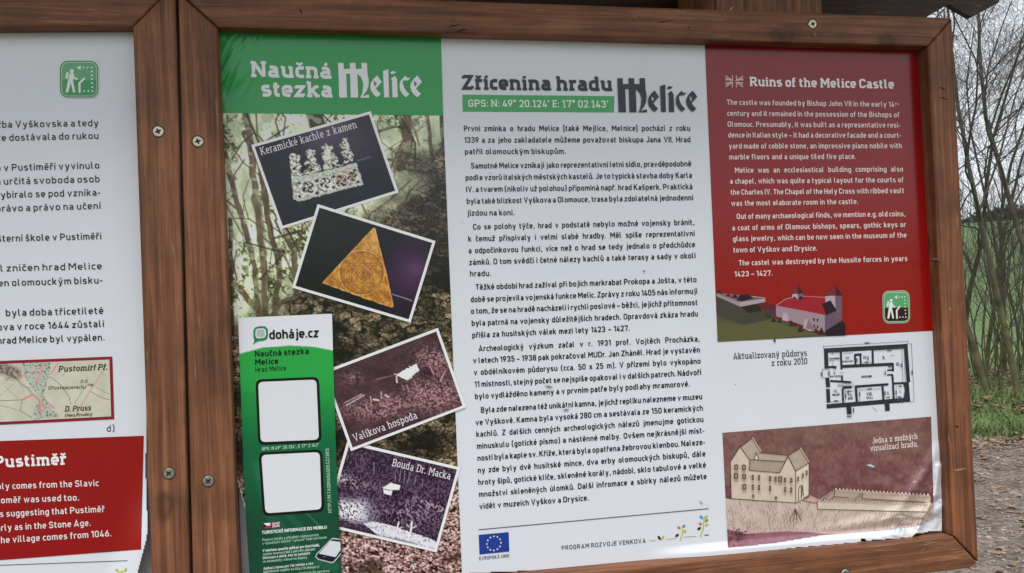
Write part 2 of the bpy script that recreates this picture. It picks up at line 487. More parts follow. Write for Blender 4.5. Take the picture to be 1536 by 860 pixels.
for p_ in gme.polygons: p_.use_smooth = True
ground = bpy.data.objects.new('ground', gme); COL.objects.link(ground); ground['kind'] = 'structure'

def path_mat():
    m, nt, p = newmat('gravel')
    geo = N(nt, 'ShaderNodeNewGeometry')
    v = N(nt, 'ShaderNodeTexVoronoi'); v.inputs['Scale'].default_value = 42
    a = N(nt, 'ShaderNodeTexNoise'); a.inputs['Scale'].default_value = 3; a.inputs['Detail'].default_value = 8
    b = N(nt, 'ShaderNodeTexNoise'); b.inputs['Scale'].default_value = 90; b.inputs['Detail'].default_value = 4
    for n in (a, b, v): nt.links.new(geo.outputs['Position'], n.inputs['Vector'])
    r1 = ramp(nt, [(.3, (.085, .062, .046)), (.55, (.155, .122, .098)), (.75, (.225, .188, .158))])
    r2 = ramp(nt, [(0, (.45, .45, .45)), (.5, (1, 1, 1)), (1, (1.7, 1.65, 1.6))])
    sp = N(nt, 'ShaderNodeSeparateColor'); nt.links.new(v.outputs['Color'], sp.inputs[0])
    nt.links.new(a.outputs[0], r1.inputs[0]); nt.links.new(sp.outputs[0], r2.inputs[0])
    mx = N(nt, 'ShaderNodeMix', data_type='RGBA', blend_type='MULTIPLY'); mx.inputs[0].default_value = .85
    nt.links.new(r1.outputs[0], mx.inputs[6]); nt.links.new(r2.outputs[0], mx.inputs[7])
    nt.links.new(mx.outputs[2], p.inputs['Base Color']); p.inputs['Roughness'].default_value = .9
    bp = N(nt, 'ShaderNodeBump'); bp.inputs['Strength'].default_value = .8; bp.inputs['Distance'].default_value = .02
    nt.links.new(v.outputs['Distance'], bp.inputs['Height']); nt.links.new(bp.outputs[0], p.inputs['Normal'])
    return m
# the path runs past the board at a slant; its far kerbless edge is where the grass begins
def verge(x):
    return np.interp(x, [-12, 0, 4.6, 5.7, 6.6, 9, 20], [9.0, 7.2, 6.0, 5.55, 5.1, 4.3, 1.0])
px_ = np.linspace(-12, 20, 129); rows = []
pv, pf = [], []
for k, t in enumerate(np.linspace(0, 1, 40)):
    wob = .18 * (fbm(px_ * 1.4, px_ * 0 + 3, 31, 3) - .5) * (1 if k == 39 else 0)
    y = -9 + (verge(px_) + 9) * t + wob
    z = gz(px_, y) + .02 * (1 - t ** 8) + .012
    pv += np.stack([px_, y, z], -1).tolist()
for j in range(39):
    for i in range(128):
        a = j * 129 + i
        pf.append((a, a + 1, a + 130, a + 129))
pme = bpy.data.meshes.new('gravel_path'); pme.from_pydata(pv, [], pf); pme.materials.append(path_mat())
path = bpy.data.objects.new('gravel_path', pme); COL.objects.link(path); path['kind'] = 'structure'

rng = np.random.default_rng(7)
def scatter_mesh(name, verts, faces, mat, label=None):
    me = bpy.data.meshes.new(name); me.from_pydata(verts, [], faces); me.materials.append(mat)
    o = bpy.data.objects.new(name, me); COL.objects.link(o)
    o['kind'] = 'stuff'
    return o

def wedge(n, a0, a1, d0, d1, bias=1.0):
    a = np.radians(rng.uniform(a0, a1, n)); d = d0 + (d1 - d0) * rng.random(n) ** bias
    return np.sin(a) * d, -D + np.cos(a) * d

# grass blades on the verge
gv, gfc = [], []
X, Y = wedge(44000, 12, 72, 7.0, 13.5)
clump = fbm(X * 1.6, Y * 1.6, 41, 3)
for x, y, c in zip(X, Y, clump):
    if y < float(verge(x)) + .12 * rng.normal() - (.25 if c > .62 else 0): continue
    dd = math.hypot(x, y + D)
    if dd > 10.6 and rng.random() < .55: continue
    h = (.05 + .13 * rng.random()) * (.35 + 1.2 * c)
    z = float(gz(np.array([x]), np.array([y]))[0]) - .005
    t = rng.uniform(0, 6.28); w = .006 + .006 * rng.random()
    lx, ly = rng.normal(0, .45, 2) * h
    k = len(gv)
    gv += [(x - w * math.cos(t), y - w * math.sin(t), z), (x + w * math.cos(t), y + w * math.sin(t), z),
           (x + lx * .5 + w * .6 * math.cos(t), y + ly * .5 + w * .6 * math.sin(t), z + h * .6), (x + lx * .5 - w * .6 * math.cos(t), y + ly * .5 - w * .6 * math.sin(t), z + h * .6), (x + lx, y + ly, z + h)]
    gfc += [(k, k + 1, k + 2, k + 3), (k + 3, k + 2, k + 4)]
scatter_mesh('grass', gv, gfc, M['grass'])

# fallen leaves on the path, the verge and thickly on the bank under the thicket
def leaf(vs, fs, x, y, z, s):
    t = rng.uniform(0, 6.28); c, sn = math.cos(t), math.sin(t); k = len(vs)
    tl = rng.normal(0, .35, 2); cup = rng.uniform(.05, .4) * s
    for (u, v, w) in ((-1, 0, 0), (-.3, .5, cup), (.5, .4, cup), (1, 0, 0), (.4, -.5, cup), (-.4, -.45, cup)):
        a, b = u * s, v * s
        vs.append((x + a * c - b * sn, y + a * sn + b * c, z + w + abs(tl[0] * a + tl[1] * b) + .004))
    fs += [(k, k + 1, k + 2, k + 3), (k, k + 3, k + 4, k + 5)]
lv, lf = [], []
X, Y = wedge(2600, 20, 66, 3.0, 9.5)
for x, y in zip(X, Y):
    leaf(lv, lf, x, y, float(gz(np.array([x]), np.array([y]))[0]) + .022, rng.uniform(.012, .034))
X, Y = wedge(10500, 10, 74, 10.2, 15.5)
for x, y in zip(X, Y):
    if math.hypot(x, y + D) > 13.2 + 4 * float(vn(np.array([x * .8]), np.array([y * .8]), 61)[0]) - 1.2: continue
    if rng.random() > min(1, (math.degrees(math.atan2(x, y + D)) - 8) / 18): continue
    leaf(lv, lf, x, y, float(gz(np.array([x]), np.array([y]))[0]) + rng.uniform(0, .05), rng.uniform(.03, .06))
X = rng.uniform(3.5, 9.5, 1500); Y = np.array([float(verge(a)) for a in X]) + rng.normal(-.35, .3, 1500)
for x, y in zip(X, Y):
    leaf(lv, lf, x, y, float(gz(np.array([x]), np.array([y]))[0]) + .02, rng.uniform(.02, .045))
scatter_mesh('fallen_leaves', lv, lf, M['leaf_brown'])

# loose gravel
base = [Vector(p) for p in ((1, 0, 0), (-1, 0, 0), (0, 1, 0), (0, -1, 0), (0, 0, 1), (.6, .6, .6), (-.6, .6, .5), (.6, -.6, .55), (-.6, -.6, .6))]
sf = [(0, 2, 5), (5, 2, 4), (2, 6, 4), (2, 1, 6), (1, 8, 6), (6, 8, 4), (1, 3, 8), (8, 3, 4), (3, 7, 4), (3, 0, 7), (0, 5, 7), (7, 5, 4)]
sv, sfc = [], []
X, Y = wedge(9000, 27, 60, 2.8, 9.0, 1.3)
for x, y in zip(X, Y):
    if y > float(verge(x)) + .1: continue
    r = rng.uniform(.004, .013) * (1.5 if rng.random() < .06 else 1)
    z = float(gz(np.array([x]), np.array([y]))[0]) + .03
    k = len(sv); q = rng.uniform(.6, 1.3, 3) * r; t = rng.uniform(0, 6.28)
    for b in base:
        bx, by = b.x * q[0], b.y * q[1]
        sv.append((x + bx * math.cos(t) - by * math.sin(t), y + bx * math.sin(t) + by * math.cos(t), z + b.z * q[2] * .8))
    sfc += [tuple(k + i for i in f) for f in sf]
scatter_mesh('loose_gravel', sv, sfc, M['stone'])

# far wood along the crest of the field
fv, ff = [], []
for i in range(11000):
    a = math.radians(rng.uniform(15, 75)); d = rng.uniform(318, 335)
    x, y = math.sin(a) * d, -D + math.cos(a) * d
    z0 = 19.6; hgt = (3.5 + 5 * float(vn(np.array([a * 60]), np.array([0.]), 3)[0]))
    z = z0 + rng.random() * hgt
    s = rng.uniform(.7, 1.7) * (1.25 - .6 * (z - z0) / hgt); k = len(fv)
    for j in range(3):
        fv.append((x + rng.normal(0, s), y + rng.normal(0, s), z + rng.normal(0, s)))
    ff.append((k, k + 1, k + 2))
scatter_mesh('far_wood', fv, ff, M['far_wood'])

# ------------------------------------------------------------------ bare trees and bushes beyond the path
def tube(vs, fs, pts, r0, r1, sides):
    n = len(pts); ring0 = len(vs)
    for i, p in enumerate(pts):
        d = (pts[min(i + 1, n - 1)] - pts[max(i - 1, 0)]).normalized()
        u = d.orthogonal().normalized(); w = d.cross(u)
        r = r0 + (r1 - r0) * i / (n - 1)
        for k in range(sides):
            t = 2 * math.pi * k / sides
            vs.append(tuple(p + (u * math.cos(t) + w * math.sin(t)) * r))
    for i in range(n - 1):
        for k in range(sides):
            a = ring0 + i * sides + k; b = ring0 + i * sides + (k + 1) % sides
            fs.append((a, b, b + sides, a + sides))

def limb(rnd, p, d, length, nseg, curl, up):
    pts = [p.copy()]; d = d.normalized()
    for i in range(nseg):
        d = (d + Vector((rnd.gauss(0, curl), rnd.gauss(0, curl), rnd.gauss(0, curl) + up))).normalized()
        pts.append(pts[-1] + d * length / nseg)
    return pts, d

def bare_tree(name, label, cat, x, y, h, seed, stems=1, r=.06, lean=(0, 0), spread=.35, group=None, depth=4, kids=6, first=.3):
    rnd = random.Random(seed)
    z = float(gz(np.array([x]), np.array([y]))[0]) - .05
    root = empty(name, label, cat, (x, y, z), group)
    tv, tf, bv, bf = [], [], [], []
    def grow(p, d, length, rad, lev):
        pts, dd = limb(rnd, p, d, length, 7 if lev < 2 else 4, .10 + .05 * lev, .03 if lev else .05)
        tube(*( (tv, tf) if lev == 0 else (bv, bf)), pts, rad, max(rad * (.28 if lev == 0 else .3), .0016), 7 if lev == 0 else (5 if lev == 1 else 3))
        if lev >= depth: return
        k = kids + rnd.randint(-1, 2) if lev < 2 else max(3, kids - 2)
        for i in range(k):
            t = first + (1 - first) * (i + rnd.random()) / k if lev == 0 else .15 + .85 * rnd.random()
            fi = min(t, .999) * (len(pts) - 1); a = int(fi)
            q = pts[a].lerp(pts[a + 1], fi - a); ax = (pts[a + 1] - pts[a]).normalized()
            side = Vector((rnd.gauss(0, 1), rnd.gauss(0, 1), rnd.gauss(0, .5)))
            side = (side - ax * side.dot(ax)).normalized()
            grow(q, ax * rnd.uniform(.6, 1.0) + side * rnd.uniform(.5, .95) + Vector((0, 0, .15)), length * rnd.uniform(.38, .62) * (1.15 - .5 * t), rad * (1 - .62 * t) * rnd.uniform(.4, .6), lev + 1)
    for s in range(stems):
        a = rnd.uniform(0, 6.28); sp = spread * (s > 0 or stems > 1)
        d = Vector((lean[0] + math.cos(a) * sp * rnd.random(), lean[1] + math.sin(a) * sp * rnd.random(), 1))
        p = Vector((x, y, z)) + Vector((math.cos(a), math.sin(a), 0)) * (.12 * (stems > 1))
        grow(p, d, h * rnd.uniform(.75, 1.0), r * rnd.uniform(.7, 1.0), 0)
    for nm, v, f, mt in (('trunk', tv, tf, M['bark']), ('branches', bv, bf, M['twig'])):
        me = bpy.data.meshes.new(nm); me.from_pydata(v, [], f); me.materials.append(mt)
        for q in me.polygons: q.use_smooth = True
        o = bpy.data.objects.new(nm, me); COL.objects.link(o); put(o, root)
    return root

def at(px, dist):
    """where the line of sight through column px at the trees' feet meets a distance"""
    g = G(px, 590); v = Vector((g.x, g.y + D)).normalized() * dist
    return v.x, v.y - D
T = 'bare trees in the thicket'
x, y = at(1484, 11.2); bare_tree('bare_tree', 'tall bare tree with a slim trunk and long rising limbs against the sky', 'tree', x, y, 7.4, 4, 1, .052, (-.004, 0), .1, T, 4, 10, .22)
x, y = at(1530, 10.9); bare_tree('bare_tree', 'mossy bare tree with the thick olive trunk at the edge of the picture', 'tree', x, y, 6.4, 12, 1, .055, (-.02, .05), .1, T, 4, 8, .35)
x, y = at(1462, 12.2); bare_tree('bare_tree', 'leaning double stemmed bare tree right beside the wooden frame', 'tree', x, y, 5.6, 23, 2, .036, (.02, 0), .25, T, 4, 7, .25)
x, y = at(1590, 11.6); bare_tree('bare_tree', 'bare tree whose branches reach in from beyond the picture edge', 'tree', x, y, 6.8, 31, 1, .055, (-.2, 0), .2, T, 4, 9, .3)
x, y = at(1504, 14.5); bare_tree('bare_tree', 'thin double stemmed bare tree behind the mossy trunks', 'tree', x, y, 6.0, 37, 2, .036, (.03, 0), .3, T, 4, 7, .2)
x, y = at(1440, 12.8); bare_tree('bare_tree', 'bare tree mostly hidden behind the wooden frame', 'tree', x, y, 5.6, 43, 1, .045, (.03, 0), .3, T, 4, 7, .25)
B = 'leafless bushes under the trees'
for i, (px, dist, h) in enumerate([(1455, 11.9, 2.6), (1478, 13.2, 3.0), (1500, 12.0, 2.4), (1522, 13.4, 3.2), (1545, 12.2, 2.6), (1470, 15.5, 3.4), (1515, 16.0, 3.6), (1560, 14.5, 3.4)]):
    x, y = at(px, dist)
    bare_tree('leafless_bush', 'leafless many stemmed bush tangled among the mossy trunks', 'bush', x, y, h, 60 + i, 5, .015, (0, 0), .5, B, 3, 4, .15)

# ------------------------------------------------------------------ boards: frames, backing, screws
def prism(bm, quad_px, y_front, y_back, bevel=.004):
    """a frame member: outline given where its front face stands, straight back from there"""
    f = [Vector(W(p[0], p[1], y_front)) for p in quad_px]
    vf = [bm.verts.new(p) for p in f]
    vb = [bm.verts.new((p.x, -y_back, p.z)) for p in f]
    n = len(f)
    bm.faces.new(vf); bm.faces.new(vb[::-1])
    for i in range(n):
        bm.faces.new((vf[i], vb[i], vb[(i + 1) % n], vf[(i + 1) % n]))
    bmesh.ops.recalc_face_normals(bm, faces=bm.faces)
    if bevel:
        es = [e for e in bm.edges if e.verts[0] in vf and e.verts[1] in vf]
        bmesh.ops.bevel(bm, geom=es, offset=bevel, segments=3, affect='EDGES', profile=.55)
    return bm

FZ = .027           # the frame's front stands this far before the poster
def member(name, parent, quad, mat, yf=FZ, yb=-.02, bevel=.004):
    o = meshobj(name, prism(bmesh.new(), quad, yf, yb, bevel), mat, parent)
    return o

def screw(parent, px, py, old=False, rot=.4, r=.0078):
    c = Vector(W(px, py, FZ))
    bm = bmesh.new()
    n = 28
    cross = []
    for k in range(4):
        t = rot + k * math.pi / 2
        for (a, b) in ((.60, -.17), (.60, .17), (.2, .2)):
            cross.append((r * .92 * (a * math.cos(t) - b * math.sin(t)), r * .92 * (a * math.sin(t) + b * math.cos(t))))
    outer = [(r * .86 * math.cos(2 * math.pi * i / n), r * .86 * math.sin(2 * math.pi * i / n)) for i in range(n)]
    pts = outer + cross
    tri = tessellate_polygon([[Vector((p[0], p[1], 0)) for p in outer], [Vector((p[0], p[1], 0)) for p in cross]])
    V1 = [bm.verts.new((c.x + p[0], c.y - .0016, c.z + p[1])) for p in pts]
    for t in tri:
        try: bm.faces.new([V1[i] for i in t])
        except ValueError: pass
    rim = [bm.verts.new((c.x + p[0] / .86, c.y - .0004, c.z + p[1] / .86)) for p in outer]
    for i in range(n):
        bm.faces.new((V1[i], V1[(i + 1) % n], rim[(i + 1) % n], rim[i]))
    fl = [bm.verts.new((c.x + p[0] * .55, c.y + .0026, c.z + p[1] * .55)) for p in cross]
    for i in range(12):
        bm.faces.new((V1[n + i], V1[n + (i + 1) % 12], fl[(i + 1) % 12], fl[i]))
    bm.faces.new(fl)
    bmesh.ops.recalc_face_normals(bm, faces=bm.faces)
    o = meshobj('screw', bm, M['screw_old' if old else 'screw'], parent)
    bm = bmesh.new()
    rr = [bm.verts.new((c.x + r * 1.16 * math.cos(2 * math.pi * i / n), c.y - .0002, c.z + r * 1.16 * math.sin(2 * math.pi * i / n))) for i in range(n)]
    bm.faces.new(rr)
    meshobj('countersink_shade', bm, M['hole_dark'], o)  # flat disc: shade round the sunk head is put into its dark colour
    return o

g0 = Vector(W(900, 430, 0)); 
board = empty('notice_board', 'brown stained notice board frame that holds the castle ruins poster', 'notice board', (g0.x, 0, CAMZ - .6), 'notice boards side by side')
# outer and inner corners of the mitred frame, in photo pixels on its front plane
oTL, iTL = (266.5, -14), (325.5, 40.5)
oTR, iTR = (1428.5, 26.5), (1392.5, 69.5)
oBR, iBR = (1468.5, 843.5), (1431, 804.5)
oBL, iBL = (292, 985), (359.5, 905)
g = .35
member('top_rail', board, [oTL, oTR, (iTR[0] + .2, iTR[1] - g), (iTL[0] + .3, iTL[1] - g)], M['wood_x'])
member('stile', board, [(oTR[0], oTR[1] + 1.2), oBR, (iBR[0], iBR[1] - .6), (iTR[0], iTR[1] + .8)], M['wood_z2'])
member('bottom_rail', board, [(iBL[0] + .5, iBL[1] + .8), (iBR[0] - .5, iBR[1] + .9), (oBR[0] - 1.5, oBR[1] + 1.2), (1455, 853), oBL], M['wood_x'])
member('stile', board, [(266.5, -12.5), (iTL[0] - .2, iTL[1] + .8), iBL, (292, 984)], M['wood_z'])
bk = meshobj('backing_panel', prism(bmesh.new(), [(300, 20), (1410, 45), (1450, 830), (320, 950)], -.006, -.014, 0), M['backing'], board)
for a in ((297, 212.5, False, .3), (312.5, 722, True, .75), (1218.5, 36.5, False, .2), (1268, 861, True, .5)):
    screw(board, *a)

def marks(lst, name='wear_mark'):
    rm = random.Random(9)
    for (x0, y0, x1, y1, w, c) in lst:
        ik = Ink(FZ + .0004); n = 7
        P = [(x0 + (x1 - x0) * i / n + rm.gauss(0, .25), y0 + (y1 - y0) * i / n + rm.gauss(0, .45)) for i in range(n + 1)]
        up = [(p[0], p[1] - w * rm.uniform(.15, .6) * math.sin(math.pi * (i + .15) / (n + .3))) for i, p in enumerate(P)]
        dn = [(p[0] + .1, p[1] + w * rm.uniform(.15, .6) * math.sin(math.pi * (i + .15) / (n + .3))) for i, p in enumerate(P)]
        ik.poly(up + dn[::-1], S(*c)); v = np.array(ik.v)
        colmesh(name, W(v[:, 0], v[:, 1], v[:, 2]), ik.f, np.array(ik.c), board, M['dull'])
M['dull'] = ink_mat('worn_stain', .7, .3, .02)
z9 = lambda x, y: (1280 + x / 6, 740 + y / 6)
PAL, PA2, DRK = (150, 124, 102), (132, 104, 84), (46, 30, 24)
L9 = [(0, 497, 490, 452, 9, PAL), (150, 520, 410, 505, 16, PA2), (580, 465, 815, 435, 10, PAL), (600, 512, 660, 500, 14, PA2), (790, 470, 900, 462, 7, PAL), (810, 490, 930, 480, 9, PA2), (830, 512, 970, 500, 8, PAL), (845, 540, 1000, 520, 7, PA2), (860, 585, 960, 575, 12, PAL), (850, 560, 990, 548, 6, PA2), (640, 450, 700, 425, 14, PA2), (850, 640, 866, 636, 8, PAL), (415, 660, 428, 655, 10, PAL), (365, 556, 376, 552, 8, PAL)]
marks([(*z9(a, b), *z9(c, d), w / 6, k) for a, b, c, d, w, k in L9])
marks([(1094, 16, 1099, 11, 3, (190, 180, 165)), (671, 40, 690, 37, 3.5, DRK), (684, 47, 702, 44, 3, DRK), (676, 33, 684, 31, 2, DRK), (986, 34, 1010, 31, 2, DRK), (957, 25, 960, 26, 2, DRK), (1030, 42, 1036, 41, 2, DRK), (1220, 46, 1226, 58, 4, (140, 112, 92)), (448, 12, 454, 20, 5, DRK), (1396, 391, 1412, 394, 2.5, DRK), (1398, 388, 1410, 390, 2, PA2), (1424, 452, 1427, 470, 4, PAL), (1424, 462, 1426, 466, 3, (190, 170, 150)), (1408, 130, 1420, 136, 3, DRK), (1408, 146, 1424, 150, 2, DRK), (1432, 640, 1438, 640, 5, DRK), (1430, 706, 1450, 703, 3, PAL), (1395, 300, 1398, 420, 1.2, PA2), (1400, 80, 1403, 180, 1.4, PA2), (1440, 320, 1442, 350, 1.5, PAL),
       (306, 250, 310, 420, 4, (96, 74, 66)), (330, 700, 332, 850, 1.2, (84, 58, 40)), (225, 290, 229, 312, 3, (62, 42, 34)), (232, 300, 231, 318, 2, (62, 42, 34))])
gL = Vector(W(-200, 430, 0))
lboard = empty('notice_board', 'brown stained notice board frame cut off by the picture edge, holding the town history sheet', 'notice board', (gL.x, 0, CAMZ - .6), 'notice boards side by side')
LX = -1180
jTR, kTR = (262.5, -24), (198.8, 40)
jBR, kBR = (287.5, 985), (229, 920)
member('top_rail', lboard, [(LX, -22), (jTR[0] - .5, jTR[1] - .5), (kTR[0] - .3, kTR[1] - .7), (LX + 70, 44)], M['wood_x'])
member('stile', lboard, [jTR, jBR, kBR, kTR], M['wood_z'])
member('bottom_rail', lboard, [(LX + 70, 1010), (kBR[0], kBR[1] + .8), (jBR[0], jBR[1] + .8), (LX, 1080)], M['wood_x'])
member('stile', lboard, [(LX, -20), (LX + 70, 46), (LX + 70, 1009), (LX, 1079)], M['wood_z2'])
meshobj('backing_panel', prism(bmesh.new(), [(LX + 30, 10), (225, 10), (250, 950), (LX + 30, 1040)], -.006, -.014, 0), M['backing'], lboard)
screw(lboard, 237.5, 197.5, False, .45); screw(lboard, 253.5, 710.5, True, .8)

# shelter behind and above the boards
pc = Vector(W(1150, 200, -.035))
roof = empty('shelter', 'dark wooden shelter roof on brown posts above and behind both boards', 'shelter', (0, .12, 0))
def box(bm, x0, x1, y0, y1, z0, z1, bev=.004):
    r = bmesh.ops.create_cube(bm, size=1, matrix=Matrix.Translation(((x0 + x1) / 2, (y0 + y1) / 2, (z0 + z1) / 2)) @ Matrix.Diagonal((x1 - x0, y1 - y0, z1 - z0, 1)))
    if bev:
        es = {e for v in r['verts'] for e in v.link_edges}
        bmesh.ops.bevel(bm, geom=list(es), offset=bev, segments=2, affect='EDGES')
xl = float(W(1070, 5, -.035)[0]); xr = float(W(1235.5, 10, -.035)[0])
for (a, b) in ((xl, xr), (-.68, -.52), (-1.85, -1.69)):
    bm = bmesh.new(); box(bm, a, b, .036, .19, -.3, CAMZ + .74, .006)
    meshobj('post', bm, M['wood_post'], roof)
# long eave beam with a carved end
yb = .22
prof = [(1500, -6), (1498.5, 4), (1457.5, 26), (1423.5, 6.5), (1391, 25), (1380, 45)]
P3 = [Vector(W(p[0], p[1], -yb)) for p in prof]
top = P3[0].z + .16
outl = [(P3[0].x, top)] + [(p.x, p.z) for p in P3] + [(-2.6, P3[-1].z - .02), (-2.6, top)]
bm = bmesh.new()
vf = [bm.verts.new((x, yb, z)) for x, z in outl]; vb = [bm.verts.new((x, yb + .014, z)) for x, z in outl]
bm.faces.new(vf); bm.faces.new(vb[::-1])
for i in range(len(outl)): bm.faces.new((vf[i], vb[i], vb[(i + 1) % len(outl)], vf[(i + 1) % len(outl)]))
bmesh.ops.recalc_face_normals(bm, faces=bm.faces)
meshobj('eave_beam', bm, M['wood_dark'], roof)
bm = bmesh.new()
zt = CAMZ + .74
for (ya, za, yb2, zb) in ((-.34, zt - .02, .13, zt + .25), (.13, zt + .25, .75, zt - .12)):
    n_ = 9
    for i in range(n_):
        t0, t1 = i / n_, (i + 1) / n_ + .03
        y0, y1 = ya + (yb2 - ya) * t0, ya + (yb2 - ya) * t1
        z0, z1 = za + (zb - za) * t0, za + (zb - za) * t1
        q = [bm.verts.new(p) for p in ((-2.7, y0, z0), (1.4, y0, z0), (1.4, y1, z1), (-2.7, y1, z1))]
        q2 = [bm.verts.new((v.co.x, v.co.y, v.co.z + .022)) for v in q]
        bm.faces.new(q[::-1]); bm.faces.new(q2)
        for k in range(4): bm.faces.new((q[k], q[(k + 1) % 4], q2[(k + 1) % 4], q2[k]))
bmesh.ops.recalc_face_normals(bm, faces=bm.faces)
meshobj('roof_boards', bm, M['roofing'], roof)

# ------------------------------------------------------------------ lettering: a stroke alphabet (hundredths of the cap height)
GL = {
'a': "18:8,65 38,65 38,0;16:38,38 7,38 7,7 38,7", 'b': "7,0 7,100;20:7,65 41,65 41,7 7,7", 'c': "20:38,65 7,65 7,7 38,7",
'd': "41,0 41,100;20:41,65 7,65 7,7 41,7", 'e': "20:7,35 40,35! 40,65 7,65 7,7 38,7", 'f': "14:13,0 13,93 31,93;2,65 29,65",
'g': "16:41,72 41,-19 9,-19;20:41,65 7,65 7,7 41,7", 'h': "7,0 7,100;20:7,65 41,65 41,0", 'i': "7,0 7,72;7,84 7,100", '\u0131': "7,0 7,72",
'j': "12:12,72 12,-19 -2,-19;12,84 12,100", 'k': "7,0 7,100;40,72 10,32;19,42 42,0", 'l': "14:7,100 7,7 20,7",
'm': "7,0 7,72;18:7,65 36,65 36,0;18:36,65 65,65 65,0", 'n': "7,0 7,72;20:7,65 41,65 41,0", 'o': "20z:7,65 41,65 41,7 7,7",
'p': "7,-26 7,72;20:7,65 41,65 41,7 7,7", 'q': "41,-26 41,72;20:41,65 7,65 7,7 41,7", 'r': "7,0 7,72;16:7,40 7,65 32,65",
's': "16:37,65 7,65 7,37 38,37 38,7 5,7", 't': "14:13,92 13,7 31,7;2,65 30,65", 'u': "41,0 41,72;20:7,72 7,7 41,7",
'v': "4,72 23,5 42,72", 'w': "4,72 18,5 33,66 48,5 62,72", 'x': "4,0 41,72;4,72 41,0", 'y': "4,72 23,6;42,72 20,-19! 6,-19",
'z': "4,65 37,65 7,7 39,7",
'A': "4,0 30,97 56,0;13,25 47,25", 'B': "7,0 7,100;18:7,93 46,93 46,53 7,53;18:7,53 49,53 49,7 7,7", 'C': "24:48,72 48,93 7,93 7,7 48,7 48,28",
'D': "7,0 7,100;24:7,93 50,93 50,7 7,7", 'E': "46,93 7,93 7,7 46,7;7,51 42,51", 'F': "7,0 7,93 46,93;7,49 42,49",
'G': "24:48,74 48,93 7,93 7,7 48,7 48,47! 28,47", 'H': "7,0 7,100;51,0 51,100;7,50 51,50", 'I': "7,0 7,100", 'J': "20:36,100 36,7 5,7 5,22",
'K': "7,0 7,100;50,100 10,42;22,56 52,0", 'L': "7,100 7,7 44,7", 'M': "7,0 7,100;65,0 65,100;9,97 36,38 63,97", 'N': "7,0 7,100;53,0 53,100;9,97 51,3",
'O': "24z:7,93 51,93 51,7 7,7", 'P': "7,0 7,100;20:7,93 48,93 48,45 7,45", 'Q': "24z:7,93 51,93 51,7 7,7;34,24 54,-4", 'R': "7,0 7,100;20:7,93 48,93 48,47 7,47;28,47 52,0",
'S': "20:46,76 46,93 7,93 7,51 47,51 47,7 6,7 6,24", 'T': "2,93 54,93;28,0 28,93", 'U': "24:7,100 7,7 51,7 51,100", 'V': "4,100 29,4 54,100",
'W': "4,100 24,4 43,96 62,4 82,100", 'X': "4,0 52,100;4,100 52,0", 'Y': "4,100 29,46 54,100;29,0 29,48", 'Z': "5,93 46,93 7,7 50,7",
'0': "22z:7,93 43,93 43,7 7,7", '1': "5,78 24,97;25,0 25,100", '2': "20:7,74 7,93 43,93 43,58 9,7! 46,7", '3': "20:7,76 7,93 42,93 42,53 22,53;20:22,53 44,53 44,7 6,7 6,24",
'4': "36,0 36,52;28,98 8,20! 50,20", '5': "43,93 11,93 9,54;18:9,52 44,60 44,7 6,7 6,22", '6': "20z:7,58 43,58 43,7 7,7;34,98 9,42",
'7': "5,80 5,93 43,93 20,0", '8': "18z:8,93 42,93 42,52 8,52;20z:6,52 44,52 44,7 6,7", '9': "20z:7,93 43,93 43,42 7,42;41,58 16,2",
'.': "7,0 7,15", ',': "9,15 9,2 4,-13", ':': "7,0 7,15;7,52 7,67", '-': "3,36 29,36", '–': "3,36 47,36", '(': "26:22,106 7,88 7,8 22,-12", ')': "26:4,106 19,88 19,8 4,-12",
'[': "20,104 7,104 7,-10 20,-10", ']': "4,104 17,104 17,-10 4,-10", '/': "2,-8 34,104", '°': "8z:5,95 23,95 23,77 5,77", '′': "11,100 6,72", '"': "6,100 6,76;20,100 20,76", '†': "14,-4 14,100;2,70 26,70", '?': "20:7,76 7,93 42,93 42,56 24,44 24,24;24,0 24,13"}
SERIF = {
'a': "38,5 50,5", 'b': "-5,95 7,95", 'd': "30,95 41,95;41,5 53,5", 'f': "1,5 27,5", 'h': "-5,95 7,95;-5,5 19,5;30,5 53,5", 'i': "-5,5 19,5;-5,67 7,67", '\u0131': "-5,5 19,5;-5,67 7,67",
'k': "-5,95 7,95;-5,5 19,5;31,5 52,5;30,67 49,67", 'l': "-5,95 7,95", 'm': "-5,67 7,67;-5,5 18,5;26,5 47,5;55,5 77,5", 'n': "-5,67 7,67;-5,5 19,5;30,5 53,5", 'p': "-5,67 7,67;-5,-21 19,-21",
'r': "-5,67 7,67;-5,5 22,5", 'u': "-5,67 7,67;29,67 41,67;41,5 53,5", 'v': "-4,67 13,67;33,67 50,67", 'y': "-4,67 13,67;33,67 50,67", 'z': "4,52 4,68;39,4 39,20",
'A': "-5,5 15,5;45,5 65,5", 'B': "-4,5 7,5;-4,95 7,95", 'D': "-4,5 7,5;-4,95 7,95", 'E': "-4,5 7,5;-4,95 7,95", 'F': "-4,5 20,5;-4,95 7,95", 'G': "", 'H': "-5,5 19,5;-5,95 19,95;39,5 63,5;39,95 63,95", 'K': "-5,5 19,5;-5,95 19,95;40,95 60,95;42,5 62,5",
'M': "-5,5 19,5;-5,95 10,95;62,95 77,95;53,5 77,5", 'N': "-5,5 19,5;-5,95 10,95;41,95 65,95", 'P': "-5,5 21,5;-5,95 7,95", 'R': "-5,5 20,5;-5,95 7,95;40,5 60,5", 'J': "26,95 46,95", 'V': "-5,95 14,95;44,95 63,95", 'Z': "5,78 5,96;50,4 50,24", '1': "10,5 40,5", 'T': "18,5 38,5"}
